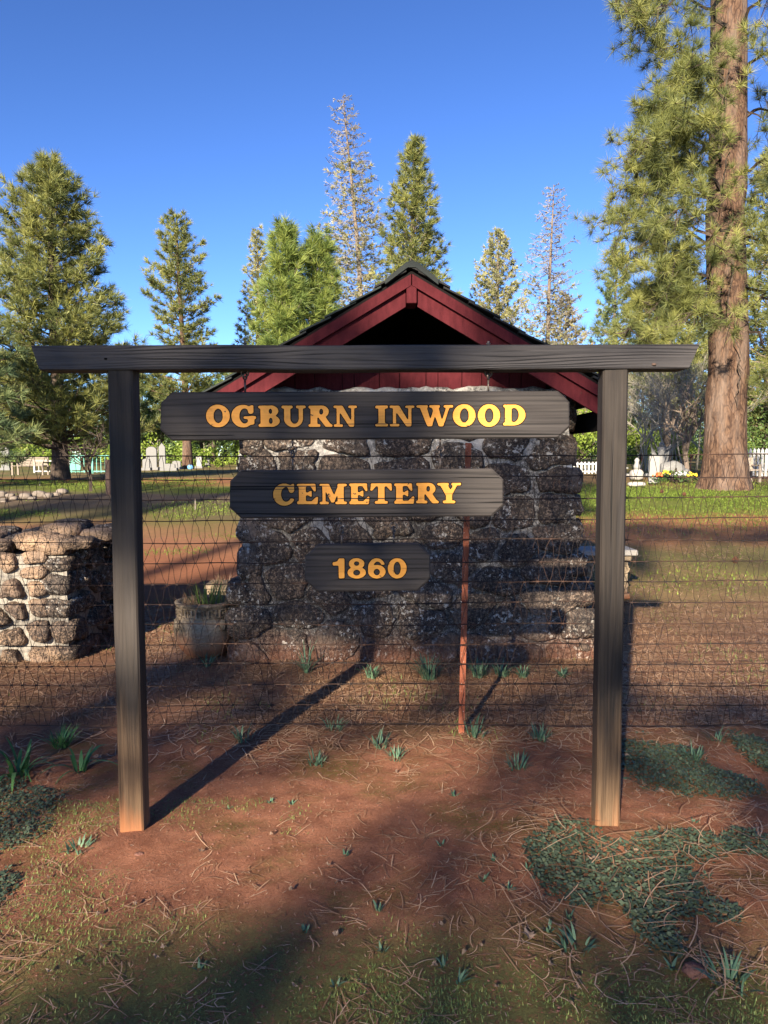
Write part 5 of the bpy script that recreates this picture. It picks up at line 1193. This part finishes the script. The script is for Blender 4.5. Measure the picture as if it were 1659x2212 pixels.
# grave cluster on the right
x, y, z = place(1428, 1000, 22); th = empty('angel_statue', (x, y, z), 'grey winged statue on a rock pedestal among grave flowers', 'statue')
boulder((x, y, z+.18), (.55, .5, .4), M['granite'], th, 'pedestal', sq=.5); 
b = MB().lathe((x, y, z+.35), [(.12, 0), (.15, .08), (.11, .3), (.09, .42), (.13, .52), (.10, .60), (.04, .63)], 14); b.build('robe', M['granite'], th, smooth=True); boulder((x-.02, y-.05, z+1.03), (.13, .14, .16), M['granite'], th, 'head', sq=.05, amp=.04)
for s in (-1, 1): MB().prism([(x+s*.05, z+.62), (x+s*.30, z+1.05), (x+s*.26, z+.80), (x+s*.22, z+.55), (x+s*.08, z+.45)][::s], y+.06, y+.10).build('wing', M['granite'], th)
MB().tube([(x+.1, y-.02, z+.85), (x+.25, y-.12, z+.98)], [.03, .022], 8).build('arm', M['granite'], th)
x, y, z = place(1454, 1000, 21.5); th = empty('rock_monument', (x, y, z), 'leaning grey rock monument right of the winged statue', 'monument')
boulder((x, y, z+.25), (.7, .4, .62), M['granite'], th, 'rock', sq=.2, amp=.3); boulder((x+.25, y-.05, z+.15), (.5, .3, .36), M['granite'], th, 'rock', sq=.2, amp=.3)
x, y, z = place(1413, 1000, 20.5); b = MB().box((x, y, z+.36), (.28, .10, .74), taper=.94, bev=0); tag(b.build('grave_marker', M['marble'], None), 'white upright marker slab with red flowers at its foot', 'headstone')
x, y, z = place(1376, 1000, 22); th = empty('garden_figurine', (x, y, z), 'small white figurine on a stone left of the marker slab', 'figurine'); boulder((x, y, z+.14), (.42, .35, .36), M['concrete'], th, 'base_stone'); MB().lathe((x, y, z+.30), [(.09, 0), (.10, .1), (.06, .2), (.08, .27), (.03, .34)], 12).build('figure', M['marble'], th, smooth=True)
for i, (u, d, mt) in enumerate([(1418, 20.2, 'orange'), (1424, 20.3, 'orange'), (1440, 21, 'yellow'), (1436, 21.3, 'yellow'), (1500, 20, 'yellow'), (1466, 20.6, 'white'), (1478, 20.4, 'white'), (1490, 20.3, 'yellow')]):
    x, y, z = place(u, 1000, d); th = empty('flower_bunch', (x, y, z), ['orange flowers at the left foot of the marker slab', 'orange flowers at the right foot of the marker slab', 'yellow flowers between marker slab and rock monument', 'yellow flowers directly below the winged statue', 'yellow flowers touching the big pine trunk', 'white flowers before the rock monument', 'white flowers right of the rock monument', 'yellow flowers left of the big pine trunk'][i], 'flowers', 'flower bunches on the right graves')
    Q, tn = bush_tris((x, y, z+.12), (.16, .1, .12), 60, .028); tri_object('leaves', Q, M['leaf_dark'], th, True, tn)
    b = MB()
    for k in range(9): a = rdir(1)[0]*.09; b.add(ICOV[:12]*.0+np.array([x, y, z+.2])+a+ICOV[:12]*.028, [f for f in [(0, 1, 2)]][:0] or [(i_, j_, k_) for i_, j_, k_ in ICO12])  if False else b.box((x+a[0], y+a[1], z+.2+abs(a[2])), (.05, .05, .045), bev=.015)
    b.build('blossoms', M[mt], th)
for i, (u, v, sx_, mt, lb) in enumerate([(1345, 1030, .5, 'concrete', 'flat pale grave slab left of the figurine'), (1380, 1035, .2, 'marble', 'small white rock before the figurine'), (1398, 1030, .18, 'marble', 'white cobble left of the marker slab'), (1348, 995, .5, 'marble', 'distant pale grave slab right of the post'), (1442, 990, .4, 'marble', 'distant pale stone behind the statue'), (1330, 1030, .5, 'concrete', 'pale concrete grave edging behind the right post'),
    (1375, 1050, .5, 'concrete', 'thin flat pale stone lying in the right lawn')]):
    d = 24 if v > 1010 else 38; p = gp(u, v) if v > 1020 else Vector(place(u, 1000, d)); o = boulder((p.x, p.y, p.z+.05), (sx_, sx_*.6, .13 if sx_ > .3 else .16), M[mt], None, 'grave_stone', sq=.6, amp=.08); tag(o, lb, 'grave stone')
bush('shrub', 'low green shrub among the grave flowers', (place(1462, 1000, 21)[0], 21, hz(5, 21)+.15), (.5, .2, .15), 300, .03, 'leaf_dark')

# ------------------------------------------------------------------ low plants
def clump(u, v, n, h, wd, rad, lean, mat, label, name='plant_clump', group=None, seg=4, up=.3):
    p = gp(u, v); Vb, tb = blades(n, (p.x, p.y, p.z-.005), rad, h, wd, lean, seg, .5, up); o = tri_object(name, Vb, M[mat], None, True, tb); tag(o, label, 'plant', group); return o
clump(40, 1672, 26, .30, .026, .06, .95, 'strap', 'strap-leaved bulb plant at the left edge', 'strap_leaf_plant', seg=7, up=.75)
clump(172, 1668, 15, .28, .028, .03, .95, 'strap', 'brighter strap-leaved bulb plant beside the left post', 'strap_leaf_plant', seg=7, up=.75)
clump(132, 1612, 60, .16, .012, .05, .9, 'strap', 'dark leafy clump behind the strap-leaved plants')
wl_ = [(448, 1440, 10, .20, 'leafy sprout at the foot of the round urn'), (663, 1452, 14, .34, 'tall upright sprout against the building wall left of center'), (803, 1463, 22, .16, 'green tuft at the wall where the post shadow ends'),
       (928, 1468, 34, .26, 'largest leafy clump at the wall left of the steel post'), (1035, 1462, 26, .20, 'leafy clump just right of the steel post by the wall'), (1085, 1460, 22, .16, 'second leafy clump right of the steel post by the wall'), (1130, 1464, 18, .14, 'low leafy clump third from the steel post by the wall'), (1215, 1462, 16, .10, 'small green tuft at the wall near the right post')]
for (u, v, n, h, lb) in wl_: clump(u, v, n*2, h, .016, .03 if n < 20 else .05, .85, 'weed', lb, 'wall_weed', up=.4)
for (u, v, h, lb) in [(525, 1600, .14, 'bright sprig in the sun right of the left post'), (820, 1612, .12, 'leafy weed in front of the fence near the center'), (1120, 1660, .12, 'leafy weed halfway between steel post and right post'), (1170, 1598, .13, 'leafy weed in line with the steel post foot'), (720, 1578, .12, 'weed in the sunlit strip beyond the shadow'),
                     (1025, 1592, .17, 'leafy weed tight right of the steel post foot'), (685, 1650, .10, 'weed beside the dark post shadow'), (172, 1838, .07, 'dark little weed in the dirt left of the left post'), (1580, 2130, .12, 'leafy weed at the lower right edge'), (1550, 1600, .12, 'leafy weed beyond the right post ground cover'),
                     (1245, 2050, .08, 'two-leaved sprout below the ground cover patch'), (1500, 1640, .12, 'upright sprout on the ground cover patch'), (855, 1640, .09, 'thin grass sprout left of the steel post')]:
    clump(u, v, 24, h, .013, .05, .9, 'weed', lb, 'weed', up=.3)
for i in range(26):
    u = random.uniform(80, 1600); v = random.uniform(1700, 2180)
    if 150 < u < 480 and v < 1950: continue
    clump(u, v, 9, random.uniform(.03, .055), .013, .008, .97, 'weed', 'tiny grey-green rosette weed in the bare dirt', 'rosette_weed', 'rosette weeds in the dirt', 3, .2)

def pxmask(ells):
    def f(x, y):
        r_ = np.full(len(x), -9.0)
        for (u, v, ru, rv) in ells:
            c = gp(u, v); a = gp(u+ru, v); b_ = gp(u, v-rv); rx = abs(a.x-c.x); ry = abs(b_.y-c.y); r_ = np.maximum(r_, 1-((x-c.x)/rx)**2-((y-c.y)/ry)**2)
        return r_
    return f
def scatter_leaves(n, area, mask, leaf, mat, name, label, hmax=.05, noise_s=7, thr=.0, upright=.5, kind='stuff'):
    x = rng.uniform(area[0], area[1], n); y = rng.uniform(area[2], area[3], n); m_ = mask(x, y)+.75*fbm(np.stack([x*noise_s, y*noise_s, x*0], -1), 3, 40); k = (m_ > thr) & (rng.uniform(0, 1, len(x)) < np.clip(m_*2.2+.12, 0, 1))
    x, y, mm = x[k], y[k], m_[k]; z = height(x, y)+rng.uniform(0.003, 1, len(x))**1.3*hmax*np.clip(mm*2+.2, .2, 1)
    n = len(x); an = rng.uniform(0, 2*math.pi, n); el = rng.uniform(-.1, 1, n)*upright; L = leaf*rng.uniform(.3, 1.3, n)
    d = np.stack([np.cos(an)*np.cos(el), np.sin(an)*np.cos(el), np.sin(el)], -1)*L[:, None]; s = np.stack([-np.sin(an), np.cos(an), rng.normal(0, .3, n)], -1)*(L*.30)[:, None]; c = np.stack([x, y, z], -1)
    Q = np.stack([c, c+d*.5+s, c+d, c+d*.5-s], 1); o = tri_object(name, Q, M[mat], None, True, np.clip(rng.uniform(0, 1, n)*.7+.3*mm, 0, 1)); tag(o, label, 'ground cover', kind=kind); return o
scatter_leaves(120000, (.6, 2.7, 1.9, 5.0), pxmask([(1290, 1860, 190, 60), (1290, 1900, 120, 60), (1400, 1930, 110, 70), (1400, 1990, 60, 70), (1470, 1835, 160, 35), (1440, 1650, 110, 60), (1540, 1690, 90, 35), (1659, 1640, 50, 60), (1620, 1820, 60, 30), (1560, 1975, 50, 30), (1240, 1800, 70, 35)]), .021, 'cover', 'ground_cover', 'dark green leafy ground cover mat around the right post foot', .022)
scatter_leaves(80000, (-2.6, -.6, 1.6, 4.4), pxmask([(-10, 1790, 115, 80), (0, 1710, 50, 30), (-30, 1930, 60, 60)]), .018, 'cover', 'ground_cover', 'dark green leafy ground cover along the left edge', .018)
# short grass
def grass(n, area, maskf, h, name, label, mat='grassblade', wd=.0022):
    x = rng.uniform(area[0], area[1], n); y = rng.uniform(area[2], area[3], n); m_ = maskf(x, y); k = rng.uniform(0, 1, n) < m_; x, y = x[k], y[k]; n = len(x); z = height(x, y)-.002
    an = rng.uniform(0, 2*math.pi, n); L = h*rng.uniform(.4, 1.2, n); lean = rng.uniform(.4, 1.3, n); d = np.stack([np.cos(an)*lean, np.sin(an)*lean, 1-lean*.5], -1)*L[:, None]; s = np.stack([-np.sin(an), np.cos(an), an*0], -1)*wd
    c = np.stack([x, y, z], -1); T = np.stack([c-s, c+s, c+d], 1); o = tri_object(name, T, M[mat], None, False, rng.uniform(0, 1, n)); tag(o, label, 'grass', kind='stuff')
def fb(x, y, s, sd): return fbm(np.stack([x*s, y*s, x*0], -1), 3, sd)
grass(150000, (-2.2, 2.4, 1.7, 3.0), lambda x, y: np.clip((2.42-.12*x*0+.35*fb(x, y, 1.6, 60)-y)*3.0, 0, 1)*np.clip(.35+1.5*fb(x, y, 5, 61), 0, 1), .017, 'near_grass', 'short green grass along the bottom of the photo')
grass(50000, (-2.6, -.3, 2.1, 3.6), lambda x, y: np.clip(fb(x, y, 2.4, 62)*2.2+(-x-1.2)*.9, 0, .8), .018, 'moss_grass', 'thin mossy grass in the dirt at the left')
grass(36000, (-5, 5, 4.3, 8.5), lambda x, y: np.clip(fb(x, y, 1.8, 63)*2-.3, 0, .7), .05, 'rough_grass', 'scattered green grass in the litter behind the fence', wd=.003)
grass(220000, (2, 13, 8, 24), lambda x, y: np.clip(np.maximum(1-np.abs(y-17)/5.0, .55-np.abs(y-9.8)/2.6), 0, 1)*np.clip(.6+fb(x, y, .8, 64), 0, 1), .06, 'right_lawn_grass', 'sunlit lawn grass right of the building', 'leaf', .008)
grass(140000, (-14, -1.5, 11, 24), lambda x, y: np.clip(fb(x, y*1.6, .5, 65)*2.2+.1, 0, .8), .055, 'left_lawn_grass', 'lawn grass left of the building', 'leaf', .008)

# pine straw litter
def straw(n, area, maskf, name, label, L=.11, r_=.0011, mat='straw', segs=4, lift=.010, dirbias=None, clump_=False):
    x = rng.uniform(area[0], area[1], n); y = rng.uniform(area[2], area[3], n); k = rng.uniform(0, 1, n) < maskf(x, y); x, y = x[k], y[k]; n = len(x)
    if clump_: j = np.arange(n)//4*4; j = np.minimum(j, n-1); x = x[j]+rng.normal(0, .035, n); y = y[j]+rng.normal(0, .035, n)
    an = rng.uniform(0, 2*math.pi, n) if dirbias is None else dirbias+rng.normal(0, .8, n); ln = L*rng.uniform(.35, 1.25, n); cv = rng.normal(0, .28, n)+(rng.uniform(0, 1, n) < .12)*rng.normal(0, 1.0, n); q = []
    tl = rng.uniform(0, 1, n); h0 = rng.uniform(.001, lift, n); tilt = rng.normal(0, .05, n); pts = []
    for s in range(segs+1):
        f = s/segs-.5; a2 = an+cv*f; px = x+np.cos(a2)*ln*f; py = y+np.sin(a2)*ln*f; pz = height(px, py)+h0+tilt*ln*f+.002; pts.append((np.stack([px, py, np.maximum(pz, height(px, py)+.0008)], -1), a2))
    for s in range(segs):
        (p, a), (p2, a2) = pts[s], pts[s+1]; sa = np.stack([-np.sin(a), np.cos(a), a*0], -1)*r_; sb = np.stack([-np.sin(a2), np.cos(a2), a*0], -1)*r_*(.5 if s == segs-1 else 1); q.append(np.stack([p-sa, p+sa, p2+sb, p2-sb], 1))
    Q = np.stack(q, 1).reshape(-1, 4, 3); o = tri_object(name, Q, M[mat], None, True, np.repeat(tl, segs)); tag(o, label, 'pine straw', kind='stuff')
straw(42000, (-5, 5, 4.0, 8.2), lambda x, y: np.clip(.75+fb(x, y, 1.3, 70), .1, 1)*np.clip((y-3.95)*1.6, 0, 1), 'pine_straw', 'thick brown pine needle litter behind the fence', .17, .0027)
straw(24000, (1.2, 8.5, 4.6, 14), lambda x, y: np.clip(.6+fb(x, y, 1, 71), 0, 1), 'pine_straw', 'pale pine needle drift right of the right post', .18, .0028)
straw(5200, (-2.4, 2.6, 1.75, 4.3), lambda x, y: np.clip(.45+.9*fb(x, y, 1.4, 72)+.25*(x > .3), .08, 1), 'loose_pine_needles', 'loose dry pine needles scattered over the bare dirt', .11, .0016, clump_=True)
straw(420, (.4, 2.2, 2.2, 3.5), lambda x, y: np.ones(len(x))*.8, 'loose_pine_needles', 'longer pine needles lying across the right ground cover', .22, .0019, lift=.055)
straw(160, (-1.9, -1.2, 1.9, 2.5), lambda x, y: np.ones(len(x)), 'loose_pine_needles', 'bunched pine needles at the lower left corner', .24, .0018, lift=.03, dirbias=.1)
straw(6500, (-2.2, 2.4, 1.75, 4.0), lambda x, y: np.ones(len(x))*.8, 'straw_chips', 'tiny straw chips on the dirt', .02, .0014, segs=2, lift=.004)
# pebbles, dead leaves
n = 7000; xx_ = rng.uniform(-2.4, 2.4, n); yy_ = rng.uniform(1.8, 4.6, n); zz_ = height(xx_, yy_); b = MB()
oct_v = np.array([(1, 0, 0), (0, 1, 0), (-1, 0, 0), (0, -1, 0), (0, 0, 1), (0, 0, -1)], float); oct_f = [(0, 1, 4), (1, 2, 4), (2, 3, 4), (3, 0, 4), (1, 0, 5), (2, 1, 5), (3, 2, 5), (0, 3, 5)]
for i in range(n):
    s_ = .0016+.0045*random.random()**4; b.add(oct_v*np.array([s_*random.uniform(.8, 1.4), s_, s_*.7])*1.0+np.array([xx_[i], yy_[i], zz_[i]+s_*.3]), oct_f)
tag(b.build('soil_crumbs', M['redrock'], None), 'crumbs of red soil and grit on the ground', 'grit', kind='stuff')
def dead_leaf(u, v, s_, label, grp=None):
    p = gp(u, v); b = MB(); an = random.uniform(0, 6.28); V = [(p.x, p.y, p.z+.012)]; n_ = 11
    for k in range(n_):
        t = an+2*math.pi*k/n_; rr = s_*(1 if k % 2 else .5)*random.uniform(.7, 1.1); V.append((p.x+math.cos(t)*rr, p.y+math.sin(t)*rr*.8, p.z+.008+random.uniform(0, .02)))
    b.add(V, [(0, k+1, (k+1) % n_+1) for k in range(n_)]); o = b.build('dead_leaf', M['dryleaf'], None); tag(o, label, 'leaf', grp)
for (u, v, lb) in [(212, 1640, 'curled grey dead leaf beside the strap-leaved plant'), (1040, 1590, 'pale curled oak leaf right of the steel post foot'), (1350, 1635, 'pale dead leaf touching the right post'), (1285, 1862, 'whitish dead leaf on the right ground cover'), (1142, 2028, 'lavender white scrap in the dirt at center bottom'), (1425, 1715, 'pale dead leaf at the edge of the upper ground cover')]: dead_leaf(u, v, .035, lb)
for i in range(46): dead_leaf(random.uniform(60, 1620), random.uniform(1620, 2190), random.uniform(.006, .016), 'tiny pale leaf scrap in the dirt', 'tiny leaf scraps')
p = gp(1500, 2105); tag(boulder((p.x, p.y, p.z+.012), (.075, .06, .045), M['redrock'], None, 'rock', sq=.6, amp=.3), 'fist-sized reddish rock near the lower right corner', 'rock')
p = gp(300, 1850); tag(boulder((p.x, p.y, p.z+.006), (.05, .035, .022), M['redrock'], None, 'rock', sq=.2), 'small smooth red stone below the left post', 'rock')
def pine_cone(u, v, label):
    p = gp(u, v); th = empty('pine_cone', (p.x, p.y, p.z), label, 'pine cone'); b = MB()
    for k in range(60):
        t = k/60; a = k*2.4; rr = .038*math.sin(math.pi*(t*.86+.1)); z_ = .01+.085*t; b.box((p.x+rr*math.cos(a), p.y+rr*math.sin(a), p.z+z_), (.016, .022, .006), Matrix.Rotation(a, 4, 'Z') @ Matrix.Rotation(.6, 4, 'Y'))
    b.lathe((p.x, p.y, p.z+.005), [(.005, 0), (.02, .02), (.02, .06), (.004, .09)], 8); tag(b.build('scales', M['cone'], th), kind='stuff')
pine_cone(1588, 1217, 'dark pine cone lying on the right lawn'); pine_cone(1478, 1072, 'pine cone near the big trunk on the green lawn'); pine_cone(1430, 1066, 'pine cone left on the green lawn by the graves')
